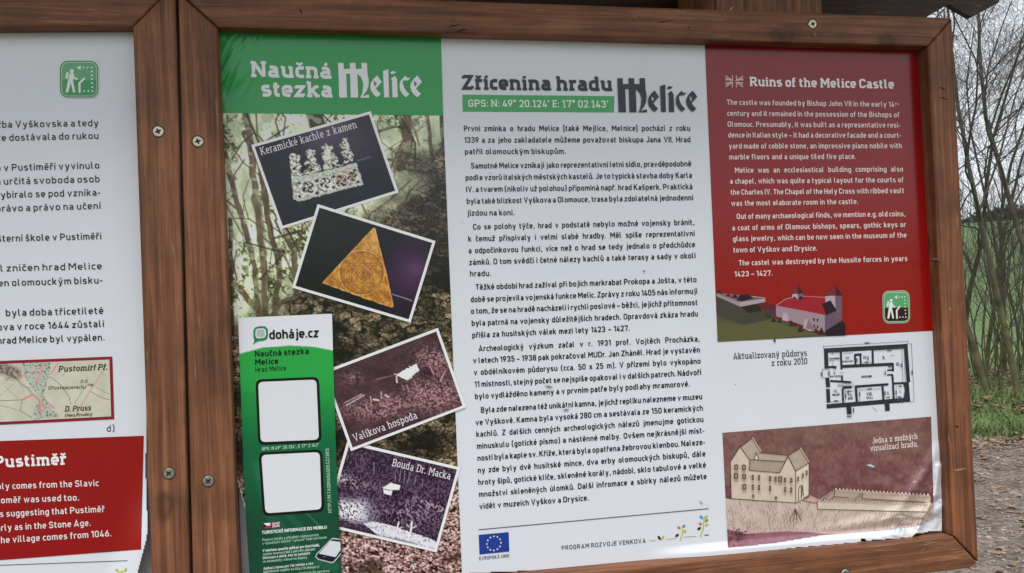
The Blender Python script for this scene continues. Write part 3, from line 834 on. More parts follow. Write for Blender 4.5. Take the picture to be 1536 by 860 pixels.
ACC = {'á': 'a/', 'é': 'e/', 'í': '\u0131/', 'ó': 'o/', 'ú': 'u/', 'ý': 'y/', 'č': 'cv', 'ě': 'ev', 'ř': 'rv', 'š': 'sv', 'ž': 'zv', 'ň': 'nv', 'ů': 'uo', 'ď': "d'", 'ť': "t'",
       'Á': 'A/', 'É': 'E/', 'Í': 'I/', 'Ú': 'U/', 'Č': 'Cv', 'Ř': 'Rv', 'Š': 'Sv', 'Ž': 'Zv'}

def fillet(pts, rads, closed):
    out = []; n = len(pts)
    for i in range(n):
        p = np.array(pts[i], float)
        if (not closed and i in (0, n - 1)) or rads[i] <= 0: out.append(p); continue
        a, b = np.array(pts[i - 1], float), np.array(pts[(i + 1) % n], float)
        la, lb = np.hypot(*(a - p)), np.hypot(*(b - p))
        ka = la * (1 if (not closed and i == 1) else .5); kb = lb * (1 if (not closed and i == n - 2) else .5)
        r = min(rads[i], ka, kb)
        s, e = p + (a - p) / la * r, p + (b - p) / lb * r
        for t in (0, .3, .5, .7, 1):
            out.append(s * (1 - t) ** 2 + p * 2 * t * (1 - t) * .98 + p * .02 * 2 * t * (1 - t) + e * t * t)
    return out

def parse(spec):
    res = []
    for st in spec.split(';'):
        if not st: continue
        r, closed = 0, False
        if ':' in st:
            h, st = st.split(':'); closed = h.endswith('z'); r = float(h.rstrip('z'))
        pts, rads = [], []
        for q in st.split():
            sharp = q.endswith('!'); x, y = q.rstrip('!').split(',')
            pts.append((float(x), float(y))); rads.append(0 if sharp else r)
        res.append((fillet(pts, rads, closed), closed, 1.0))
    return res
_gc = {}
def glyph(ch, slab):
    k = (ch, slab)
    if k in _gc: return _gc[k]
    b, ac = (ACC[ch][0], ACC[ch][1]) if ch in ACC else (ch, None)
    st = parse(GL.get(b, GL['?']))
    if slab and b in SERIF: st += [(p, c, .8) for p, c, _ in parse(SERIF[b])]
    x0, x1 = 1e9, -1e9
    for P_, cl_, _w in st:
        for i, p in enumerate(P_):
            pad = 7
            if not cl_ and i in (0, len(P_) - 1):
                q_ = P_[1] if i == 0 else P_[-2]
                pad = 7 * abs(q_[1] - p[1]) / (math.hypot(q_[0] - p[0], q_[1] - p[1]) + 1e-9)
            x0, x1 = min(x0, p[0] - pad), max(x1, p[0] + pad)
    if ac:
        cx, up = ((x0 + x1) / 2, 24 if b.isupper() else 0)
        if b == '\u0131': cx = 7
        if ac == '/': st.append(([np.array((cx - 4, 82 + up)), np.array((cx + 7, 100 + up))], False, .9))
        if ac == 'v': st.append(([np.array((cx - 13, 99 + up)), np.array((cx, 84 + up)), np.array((cx + 13, 99 + up))], False, .72))
        if ac == 'o': st.append(([np.array((cx + 9 * math.cos(t), 93 + 9 * math.sin(t))) for t in [i * .785 for i in range(8)]], True, .6))
        if ac == "'": st.append(([np.array((x1 + 6, 102)), np.array((x1 + 2, 80))], False, .8)); x1 += 9
    _gc[k] = (st, x0, x1)
    return _gc[k]

def text(ink, s, x0, y0, x1, y1, cap, col, w=.15, slab=False, k=.9, skew=0, track=None, mins=.27, upright=True):
    track = (8 if slab else 12) if track is None else track
    """one line of lettering on the baseline (x0,y0)-(x1,y1), justified: letters keep their width, the word gaps take up the rest"""
    L = math.hypot(x1 - x0, y1 - y0) / cap
    ux, uy = (x1 - x0) / (L * cap), (y1 - y0) / (L * cap)
    n = (-.044, -1.0) if upright and abs(uy) < .13 else (uy, -ux)
    gl = []; tot = 0; ns = s.count(' ')
    for i, ch in enumerate(s):
        if ch == ' ': gl.append(None); continue
        st, a, b = glyph(ch, slab)
        tr = track if (i + 1 < len(s) and s[i + 1] != ' ') else 0
        gl.append((st, a, b - a + tr)); tot += (b - a + tr) / 100
    if 0 < ns <= 5 or (k == 1.0 and ns):
        sp = .44 if not slab else .40; k = (L - sp * ns) / tot
    elif ns:
        sp = (L - k * tot) / ns
        if sp < mins: sp = mins; k = (L - sp * ns) / tot
        elif sp > .5: k = min(k * 1.12, (L - .36 * ns) / tot); sp = (L - k * tot) / ns
    else:
        k = L / tot; sp = 0
    X = 0
    for g_ in gl:
        if g_ is None: X += sp; continue
        st, a, adv = g_
        for j, (pts, closed, ws) in enumerate(st):
            P = []
            for p in pts:
                gx_ = X + (p[0] - a) / 100 * k + skew * p[1] / 100; gy_ = p[1] / 100
                P.append((x0 + (ux * gx_ + n[0] * gy_) * cap, y0 + (uy * gx_ + n[1] * gy_) * cap))
            ink.strip(P, w * cap * ws, col, closed, dz=j * 2.5e-5)
        X += adv / 100 * k

def para(parent, off, lines, cap, col, name='paragraph', **kw):
    ink = Ink(off)
    for (s, x0, y0, x1, y1) in lines: text(ink, s, x0, y0, x1, y1, cap, col, **kw)
    return ink.build(name, parent)

# ------------------------------------------------------------------ the castle sheet
O1, O2, O3, O4, O5 = .0006, .0011, .0016, .0021, .0026
BLACK, WHITE = S(26, 28, 34), S(215, 215, 218)
PAPER = np.minimum(S(206, 209, 219), .8)
poster = empty('poster', 'wide printed poster about the castle ruins with green, white and red columns', 'poster', (g0.x, -.001, CAMZ - .5), 'printed sheets in the notice boards')

def sheet(name, parent, xs_, ys_, keep, col, mat=None):
    X, Y = np.meshgrid(xs_, ys_)
    k = keep(X, Y)
    idx = np.arange(X.size).reshape(X.shape)
    f = np.stack([idx[:-1, :-1], idx[:-1, 1:], idx[1:, 1:], idx[1:, :-1]], -1).reshape(-1, 4)
    f = f[k.ravel()[f].all(1)]
    P = W(X, Y, bump(X, Y)).reshape(-1, 3)
    return colmesh(name, P, [tuple(int(i) for i in q) for q in f], np.tile(col, (len(P), 1)), parent, mat or M['ink'])

def low_y(X):
    e = np.interp(X, [320, 700, 880, 1035, 1083, 1200, 1285, 1291, 1293, 1300, 1320, 1368, 1374, 1380, 1396, 1412], [896, 861, 853.5, 842, 835, 822, 814.5, 814, 808, 812, 810, 806.5, 801, 801, 798, 797.5])
    return e + .8 * (fbm(X / 9, X * 0 + 2, 5, 2) - .5)
def keep_paper(X, Y):
    return (Y < low_y(X)) & ((Y < 655) & (X > 310) | (Y >= 655) & (X > torn_x(Y) + 1.2 * (fbm(Y / 5, Y * 0, 8, 2) - .5))) & (X < 1413)
xs1 = np.unique(np.concatenate([np.arange(318, 440, 2.5), np.arange(346, 384, 2.), np.arange(384, 1040, 8), np.arange(1040, 1414, 1.6)]))
ys1 = np.unique(np.concatenate([np.arange(44, 184, 2.5), np.arange(184, 640, 8), np.arange(640, 905, 1.6)]))
sheet('paper', poster, xs1, ys1, keep_paper, PAPER)

# green heading field
picture('green_field', poster, [(314, 46), (661.3, 55), (664.8, 173.6), (316, 169.4)], O2, lambda X, Y, u, v: np.array([46, 144, 74]) + 0 * X[..., None], 2.2)
ink = Ink(O3)
text(ink, 'Naučná', 376.7, 114.8, 497.3, 117.6, 22.3, WHITE, w=.235, slab=True)
text(ink, 'stezka', 392.5, 144.2, 499, 145.6, 22.3, WHITE, w=.235, slab=True)
ink.build('heading', poster)

LOGO = [([(165, 178), (245, 178), (250, 268), (282, 268), (298, 700), (185, 700)], []),
        ([(248, 268), (346, 268), (348, 340), (280, 340)], []),
        ([(338, 178), (420, 178), (425, 268), (445, 300), (460, 700), (350, 700)], []),
        ([(420, 268), (512, 268), (522, 350), (440, 345)], []),
        ([(505, 178), (588, 178), (597, 360), (610, 410), (614, 470), (606, 540), (584, 600), (540, 660), (522, 682), (618, 654), (620, 702), (490, 702), (518, 640), (531, 560), (533, 490), (522, 440), (498, 388), (450, 348), (438, 300), (512, 266)], []),
        ([(735, 368), (772, 415), (805, 465), (718, 562), (745, 600), (790, 645), (738, 698), (690, 660), (650, 600), (634, 540), (644, 480), (682, 420)], [[(692, 440), (732, 495), (705, 535), (688, 500)]]),
        ([(822, 300), (900, 272), (912, 698), (838, 698)], []),
        ([(938, 418), (995, 370), (1028, 425), (1040, 698), (960, 698), (954, 432)], []),
        ([(926, 325), (962, 297), (990, 306), (1018, 318), (972, 346), (940, 342)], []),
        ([(1150, 370), (1178, 402), (1226, 402), (1188, 442), (1115, 442), (1110, 480), (1128, 545), (1160, 600), (1208, 648), (1158, 698), (1105, 645), (1070, 580), (1062, 510), (1080, 445)], []),
        ([(1322, 368), (1359, 415), (1392, 465), (1305, 562), (1332, 600), (1377, 645), (1325, 698), (1277, 660), (1237, 600), (1221, 540), (1231, 480), (1269, 420)], [[(1279, 440), (1319, 495), (1292, 535), (1275, 500)]])]
def logo(off, fx, fy, col):
    ink = Ink(off)
    for o, h in LOGO: ink.poly([(fx(x), fy(y)) for x, y in o], col, [[(fx(x), fy(y)) for x, y in q] for q in h])
    return ink.build('castle_lettering', poster)
logo(O3, lambda x: 500 + (72 + (x - 165) * 1.051) / 10.24, lambda y: 80 + (150 + (y - 178) * 1.018) / 10.24, WHITE)
logo(O3, lambda x: 910 + x / 10.24, lambda y: 100 + y / 10.24, S(34, 36, 45))

# woodland photograph behind the cards
def woodland(X, Y, u, v):
    zone = smooth(-60, 60, Y - (470 - (X - 400) * .95) + 70 * (fbm(X / 40, Y / 40, 2, 3) - .5))   # 0 foliage, 1 stones
    zone = np.maximum(zone, smooth(470, 505, Y))
    lit = smooth(690, 735, Y + 40 * (fbm(X / 50, Y / 30, 77, 3) - .5))
    f = .34 * fbm(X / 2.6, Y / 2.6, 11, 2) + .26 * fbm(X / 6, Y / 6, 13, 2) + .40 * fbm(X / 34, Y / 34, 12, 3)
    g_ = smooth(.31, .58, f + .10 * (1 - v) - .02)
    fol = mix(mix([34, 35, 22], [112, 122, 74], smooth(0, .5, g_)), [204, 216, 178], smooth(.5, 1, g_))
    fol = fol * (.9 + .36 * smooth(.3, .7, fbm(X / 16, Y / 22, 14, 3)))[..., None]
    far = smooth(560, 660, X) * smooth(300, 180, Y)
    fol = mix(fol, mix([120, 128, 96], [214, 220, 196], g_), far * .7)
    trunks = [([(470, 168), (492, 240)], 22, (66, 56, 44)), ([(392, 500), (378, 380), (352, 290), (336, 230)], 8, (98, 84, 64)), ([(398, 500), (396, 400), (384, 300), (370, 170)], 10, (112, 98, 76)),
              ([(408, 500), (420, 400), (402, 330), (392, 250), (366, 200)], 9, (90, 76, 58)), ([(432, 500), (446, 430), (440, 380), (420, 320)], 8, (104, 90, 70)),
              ([(396, 490), (420, 455), (460, 440), (500, 430)], 7, (120, 104, 82)), ([(350, 420), (372, 450), (398, 475)], 9, (110, 92, 70)), ([(600, 250), (612, 210), (606, 168)], 16, (92, 78, 60)), ([(345, 330), (348, 500)], 7, (84, 72, 54)),
              ([(640, 168), (646, 230), (664, 300)], 6, (110, 100, 76)), ([(664, 168), (668, 250), (690, 300)], 8, (84, 74, 58)), ([(560, 200), (590, 190), (612, 192)], 4, (70, 60, 44)), ([(600, 250), (640, 262), (690, 240)], 5, (92, 80, 60)), ([(502, 480), (494, 440)], 24, (84, 68, 50)), ([(452, 500), (462, 470)], 9, (160, 160, 165))]
    for pts, wd, c in trunks:
        d, par = seg(X + 5 * (fbm(X / 20, Y / 20, 5, 2) - .5), Y, pts)
        t = smooth(wd * .62, wd * .42, d)
        cc = np.array(c) * (.7 + .6 * fbm(X / 4, Y / 12, 6, 2))[..., None]
        fol = mix(fol, cc, t * (.6 + .4 * (fbm(X / 9, Y / 9, 31, 2) > .38)))
    for i in range(110):
        r = np.random.default_rng(900 + i)
        x0, y0 = r.uniform(330, 690), r.uniform(200, 470); a = r.normal(-1.6 - (.25 if x0 < 480 else -.1), .45); l = r.uniform(30, 110)
        pts = [(x0, y0), (x0 + l * .5 * math.cos(a), y0 + l * .5 * math.sin(a)), (x0 + l * math.cos(a + r.normal(0, .4)), y0 + l * math.sin(a + r.normal(0, .3)))]
        d, _ = seg(X, Y, pts)
        wd = r.uniform(.9, 2.6); fol = mix(fol, np.array([72, 60, 44]) * r.uniform(.55, 1.9), smooth(wd, wd * .35, d) * .8)
    wx = X + 16 * (fbm(X / 11, Y / 9, 3, 3) - .5); wy = Y + 14 * (fbm(X / 11, Y / 9, 4, 3) - .5)
    f1, f2, cid = worley(wx / 22 + wy / 60, wy / 10, 17)
    g1, g2, cid2 = worley(wx / 7.5, wy / 5.0, 27)
    edge = smooth(.0, .22, f2 - f1) * (.35 + .65 * smooth(.0, .2, g2 - g1))
    cid = .75 * cid + .25 * cid2
    tone = np.stack([62 + 88 * cid, 54 + 80 * cid, 43 + 64 * cid], -1) * (.4 + 1.2 * fbm(X / 2.3, Y / 2.3, 8, 2))[..., None]
    dark = .40 + .75 * smooth(.25, .75, fbm(X / 45, Y / 35, 19, 3))
    dark = np.where(Y < 440, dark * .72, dark)
    sto = mix([24, 19, 16], tone * dark[..., None] * 1.05, edge)
    roots = np.abs(fbm(X / 18, Y / 9, 55, 3) - .5)
    sto = mix(sto, [150, 128, 104], smooth(.03, .006, roots) * smooth(420, 330, Y) * .6)
    fl = fbm(X / 4.2, Y / 2.8, 91, 3); fk = fbm(X / 2.2, Y / 1.8, 92, 2)
    lt = mix(mix([40, 28, 26], [136, 98, 90], smooth(.3, .55, fl)), [222, 194, 190], smooth(.54, .72, fk * .7 + fl * .4))
    lt = mix(lt, [58, 44, 34], smooth(.5, .72, fbm(X / 40, Y / 16, 93, 3)) * .75)
    c = mix(fol, sto, zone)
    c = mix(c, lt, lit)
    return mix(c, [200, 196, 190], smooth(4, 0, X - torn_x(Y)) * (Y > 700) * .8)
picture('woodland_photograph', poster, [(316, 169.4), (664.8, 173.6), (693, 861.5), (332, 893)], O1, woodland, 1.05,
        keep=lambda X, Y: ((Y < 655) | (X > torn_x(Y) + 1.5)) & (Y < low_y(X) - 1))

# the four photo cards
def card(c4, fn, off, cap_, border=4.2):
    c4 = np.array(c4, float); cen = c4.mean(0)
    ink = Ink(off)
    for g_, a_ in ((2.0, S(40, 34, 30)),): pass
    ink.quad(c4, S(226, 222, 224), 12)
    o = ink.build('photo_card', poster)
    e1 = (c4[1] - c4[0]) / np.hypot(*(c4[1] - c4[0])); e2 = (c4[3] - c4[0]) / np.hypot(*(c4[3] - c4[0]))
    b = border
    q = [c4[0] + (e1 + e2) * b, c4[1] + (-e1 + e2) * b, c4[2] - (e1 + e2) * b, c4[3] + (e1 - e2) * b]
    picture('photograph', o, q, off + .0003, fn, 1.05)
    if cap_:
        ink = Ink(off + .0007)
        s, x0, y0, x1, y1, cp = cap_
        text(ink, s, x0, y0, x1, y1, cp, S(214, 208, 214), w=.10, k=.92, slab=True, upright=False)
        ink.build('caption', o)
    return o

def tile_photo(X, Y, u, v):
    c = mix([27, 26, 36], [34, 33, 44], fbm(X / 30, Y / 30, 4, 2))
    c = mix(c, [104, 86, 112], np.exp(-(((u - .62) / .26) ** 2 + ((v - .06) / .30) ** 2)) * .75)
    c = mix(c, [70, 60, 78], np.exp(-(((u - .85) / .25) ** 2 + ((v - .3) / .25) ** 2)) * .5)
    # tile drawn in the zoomed frame of the photograph
    x = (X - 380) * 5.732; y = (Y - 170) * 5.732
    xw = x + 14 * (fbm(X / 3, Y / 3, 2, 2) - .5); yw = y + 14 * (fbm(X / 3, Y / 3, 3, 2) - .5)
    lower = [(330, 560), (600, 500), (885, 425), (945, 612), (600, 705), (380, 762), (345, 735)]
    parts_ = [[(308, 358), (340, 345), (365, 355), (405, 365), (400, 395), (385, 420), (415, 450), (400, 500), (430, 520), (400, 556), (330, 560)],
              [(480, 312), (530, 320), (536, 350), (510, 362), (540, 395), (535, 430), (570, 440), (588, 490), (500, 520), (430, 528), (445, 490), (480, 465), (440, 440), (455, 400), (480, 390), (448, 350), (452, 325)],
              [(620, 262), (645, 285), (680, 280), (684, 310), (662, 330), (695, 345), (715, 370), (735, 410), (720, 440), (770, 445), (620, 490), (600, 470), (612, 420), (585, 370), (588, 345), (612, 330), (585, 305), (592, 280)],
              [(770, 215), (805, 208), (830, 290), (862, 370), (850, 410), (765, 440), (790, 400), (752, 340), (775, 310), (735, 275), (762, 250)]]
    m = inside(xw, yw, lower)
    for p in parts_: m |= inside(xw, yw, p)
    tex = fbm(X / 2.2, Y / 2.2, 9, 3)
    cc = mix([92, 88, 82], [222, 220, 208], smooth(.28, .6, tex))
    cc = mix(cc, [196, 202, 186], inside(xw, yw, [(330, 548), (885, 415), (895, 470), (340, 602)]) * .6)
    cc = mix(cc, [226, 224, 208], smooth(40, 8, np.abs(x - 645) + np.abs(y - 345) * .35) * .8)
    cc = mix(cc, [168, 128, 112], smooth(110, 60, np.hypot(x - 790, (y - 565) * 1.3)) * .6)
    for cx, cy, r in ((470, 640, 62), (620, 600, 55), (760, 580, 62), (850, 545, 50)):
        d = np.hypot(x - cx, y - cy)
        hole_dark = (d < r * .9) & (np.sin(np.arctan2(y - cy, x - cx) * 4 + d / 12) > .25) & (d > r * .2)
        cc = mix(cc, [30, 28, 32], hole_dark * .9)
        cc = mix(cc, [216, 214, 204], (np.abs(d - r) < 7) * .7)
    for cx, cy in ((545, 582), (545, 690), (690, 545), (690, 640), (870, 490), (900, 590), (395, 600), (395, 715), (470, 450), (690, 455), (350, 480), (800, 400), (500, 490)):
        cc = mix(cc, [28, 26, 32], (np.abs(x - cx) + np.abs(y - cy) < 17) * .95)
    rim = inside(x, y, lower) & ~inside(x, y - 0, [(340, 575), (600, 515), (872, 445), (925, 600), (600, 685), (385, 738), (362, 722)])
    cc = mix(cc, [186, 192, 178], rim * .8)
    c = mix(c, cc, m)
    d, _ = seg(x, y, [(890, 412), (1012, 376)])
    c = mix(c, [170, 165, 172], smooth(5, 1, d) * .8)
    d, _ = seg(x, y, [(860, 690), (950, 660)])
    return mix(c, [62, 60, 72], smooth(9, 1, d) * .6)

def gold_photo(X, Y, u, v):
    c = mix([22, 20, 27], [30, 27, 35], fbm(X / 20, Y / 20, 4, 2))
    c = mix(c, [92, 52, 92], np.exp(-(((u - .9) / .2) ** 2 + ((v - .45) / .3) ** 2)) * .85)
    c = mix(c, [132, 84, 128], np.exp(-(((u - .94) / .07) ** 2 + ((v - .36) / .10) ** 2)) * .6)
    c = mix(c, [58, 42, 66], smooth(.62, .85, u) * .4)
    x = (X - 320) * 4.042; y = (Y - 290) * 4.042
    tri = [(662, 545), (668, 535), (968, 212), (982, 212), (1000, 290), (1052, 490), (1094, 688), (1080, 694), (900, 632)]
    m = inside(x, y, tri)
    t = fbm(X / 7, Y / 7, 13, 3)
    cc = mix([166, 106, 46], [206, 146, 68], smooth(.3, .7, t + .12 * (fbm(X / 2, Y / 2, 15, 2) - .5)))
    cc = mix(cc, [226, 180, 106], smooth(120, 20, np.hypot(x - 975, y - 290)) * .5)
    cx, cy = 900, 482
    rr = np.hypot((x - cx) / 136, (y - cy) / 134)
    cc = mix(cc, [236, 196, 112], smooth(.035, .0, np.abs(rr - 1.0)) * .85)
    cc = mix(cc, [112, 64, 20], smooth(.05, .0, np.abs(rr - .95)) * .65)
    eln = [[(845, 370), (832, 430), (828, 590)], [(962, 400), (958, 590)], [(780, 432), (1030, 430)], [(832, 545), (1010, 565)], [(905, 365), (780, 500)], [(905, 365), (1030, 440)], [(780, 500), (890, 600)], [(890, 600), (1020, 480)], [(832, 430), (905, 520)], [(905, 520), (958, 430)], [(850, 480), (905, 430), (955, 480), (900, 540), (850, 480)], [(960, 590), (1010, 650), (1060, 640)], [(720, 520), (790, 570)], [(930, 280), (975, 310)], [(1000, 560), (960, 600)]]
    for pl in eln:
        d, _ = seg(x, y, pl)
        cc = mix(cc, [120, 70, 26], smooth(6, 2, np.abs(d - 5)) * .4)
        cc = mix(cc, [228, 184, 106], smooth(5, 1, d) * .55)
    d, _ = seg(x, y, tri + [tri[0]])
    cc = mix(cc, [236, 190, 122], smooth(9, 3, d) * .55)
    cc = mix(cc, [120, 66, 24], smooth(.55, .66, fbm(X / 4, Y / 4, 71, 2)) * .3)
    c = mix(c, cc, m)
    d, _ = seg(x, y, [(1085, 612), (1205, 652)])
    return mix(c, [180, 176, 190], smooth(4, 1, d) * .8)

def inn_photo(X, Y, u, v):
    n = .5 * fbm(X / 2.4, Y / 2.4, 21, 2) + .5 * fbm(X / 1.3, Y / 1.3, 24, 2); b = fbm(X / 26, Y / 20, 22, 3)
    c = mix([56, 38, 46], [92, 66, 72], b) * (.8 + .4 * n)[..., None]
    x = (X - 330) * 3.91; y = (Y - 460) * 3.91
    def glow(cx, cy, rx, ry): return np.exp(-(((x - cx) / rx) ** 2 + ((y - cy) / ry) ** 2))
    veg = glow(1240, 320, 95, 75) * 1.1 + glow(1300, 520, 110, 95) + glow(900, 610, 190, 48) + glow(780, 420, 60, 34) * .6 + glow(1180, 500, 90, 70) * .7 + glow(1050, 555, 120, 40) * .7
    c = mix(c, [206, 158, 162], smooth(.42, .66, n) * np.clip(veg, 0, 1))
    c = mix(c, [150, 108, 116], smooth(.35, .6, n) * np.clip(veg, 0, 1) * .4)
    c = mix(c, [40, 28, 38], glow(1215, 385, 50, 40) * .8)
    c = mix(c, [232, 222, 220], inside(x + 20 * (n - .5), y + 16 * (n - .5), [(1025, 402), (1150, 335), (1168, 375), (1100, 432)]) * 1.0)
    for pl, wd, cl in ([[(1305, 500), (1290, 440), (1255, 400)], 7, (58, 38, 44)], [[(1290, 440), (1320, 380)], 5, (196, 150, 152)], [[(1255, 400), (1230, 350)], 4, (196, 150, 152)], [[(890, 440), (1030, 398)], 3, (130, 100, 108)], [[(910, 425), (1010, 405)], 3, (120, 92, 100)], [[(740, 580), (845, 520)], 5, (196, 172, 176)], [[(730, 565), (830, 515)], 4, (180, 156, 160)],
                       [[(882, 530), (888, 556)], 4.5, (196, 176, 178)], [[(945, 500), (948, 538)], 4.5, (196, 170, 174)], [[(970, 520), (990, 530)], 8, (200, 176, 180)], [[(900, 545), (930, 550)], 7, (210, 190, 190)], [[(1138, 432), (1156, 486)], 5, (150, 116, 122)], [[(1070, 462), (1078, 488)], 4, (170, 140, 146)], [[(1035, 410), (1038, 445)], 6, (220, 206, 206)], [[(1095, 460), (1110, 500)], 5, (150, 120, 126)]):
        d, _ = seg(x, y, pl)
        c = mix(c, cl, smooth(wd, wd * .4, d + 5 * (n - .5)))
    return mix(c, [120, 88, 96], (hsh(np.floor(X * 2), np.floor(Y * 2), 5) > .985) * .6)

def hut_photo(X, Y, u, v):
    n = fbm(X / 1.9, Y / 1.9, 41, 2); b = fbm(X / 20, Y / 14, 42, 3)
    x = (X - 330) * 3.91; y = (Y - 640) * 3.91
    def glow(cx, cy, rx, ry): return np.exp(-(((x - cx) / rx) ** 2 + ((y - cy) / ry) ** 2))
    c = mix([46, 32, 48], [96, 78, 98], smooth(.42, .72, n * .8 + b * .25))
    veg = smooth(20, -40, y - (560 + (x - 760) * .22)) * smooth(960, 790, x) * smooth(395, 470, y)
    c = mix(c, [226, 224, 232], smooth(.24, .5, n) * veg)
    slope = np.exp(-((y - (300 + (x - 700) * .33)) / 34) ** 2) * smooth(1000, 700, x)
    slope += np.exp(-((y - (440 + (x - 1180) * .38)) / 22) ** 2) * smooth(1080, 1200, x) * .7
    c = mix(c, [190, 166, 178], smooth(.45, .62, n) * np.clip(slope, 0, 1))
    mid = glow(1130, 500, 200, 60)
    c = mix(c, [172, 150, 170], smooth(.5, .66, n) * mid * .8)
    c = mix(c, [226, 220, 228], inside(x, y, [(950, 362), (1005, 330), (1058, 345), (1052, 372), (990, 372)]))
    c = mix(c, [236, 232, 236], inside(x, y, [(956, 368), (985, 372), (1012, 378), (1005, 405), (962, 392)]) * .95)
    c = mix(c, [48, 34, 48], inside(x, y, [(1012, 376), (1048, 374), (1044, 398), (1010, 404)]))
    c = mix(c, [214, 212, 222], inside(x, y, [(842, 570), (900, 556), (1030, 585), (1060, 600), (1240, 660), (1275, 680), (1275, 720), (1100, 690), (930, 640)]) * (.6 + .4 * (n > .35)))
    c = mix(c, [188, 190, 200], smooth(.25, .5, n) * smooth(-14, 22, y - (604 + (x - 700) * .22)) * .8)
    dk = np.exp(-((y - (640 + (x - 860) * .17)) / 12) ** 2) * smooth(850, 960, x) * smooth(1200, 1050, x)
    c = mix(c, [60, 50, 64], dk * .7)
    for pl, wd, cl in ([[(960, 570), (945, 620)], 5, (190, 180, 190)], [[(1048, 560), (1040, 600), (1015, 645)], 6, (226, 220, 226)], [[(1040, 600), (1070, 590)], 4, (216, 210, 216)], [[(1125, 560), (1118, 620), (1100, 665)], 8, (226, 222, 228)], [[(1118, 600), (1150, 585)], 5, (214, 206, 214)], [[(1108, 590), (1095, 575)], 4, (214, 206, 214)],
                       [[(905, 210), (900, 280)], 3, (140, 124, 142)], [[(1060, 260), (1052, 320)], 3, (146, 130, 146)], [[(1085, 260), (1078, 330)], 3, (146, 130, 146)], [[(1115, 270), (1100, 330)], 3, (140, 124, 142)], [[(1150, 290), (1140, 340)], 3, (140, 124, 142)], [[(1190, 310), (1185, 350)], 3, (140, 124, 142)], [[(1030, 290), (1025, 320)], 3, (150, 134, 150)]):
        d, _ = seg(x, y, pl)
        c = mix(c, cl, smooth(wd, wd * .4, d))
    return c
card([(376.7, 217.7), (556, 166.9), (598.2, 289), (421.5, 344)], tile_photo, O2, ('Keramické kachle z kamen', 392, 233.3, 536, 191.8, 12.0))
card([(485, 777 - 116 + 3), (690.6, 701.4), (654.8, 828.7), (485, 788.5)] if 0 else [(521, 661.5), (690.6, 701.4), (654.8, 828.7), (485, 788.8)], hut_photo, O2, ('Bouda Dr. Macka', 587.5, 699.2, 675, 719.8, 11.6))
card([(476.4, 306.3), (653.4, 361.8), (615.8, 484.3), (438, 431.6)], gold_photo, O2 + .0009, None)
card([(484, 557.5), (656.9, 492), (699, 611), (526.4, 677)], inn_photo, O2 + .0009, ('Valíkova hospoda', 532, 663, 626.8, 627.6, 11.6))

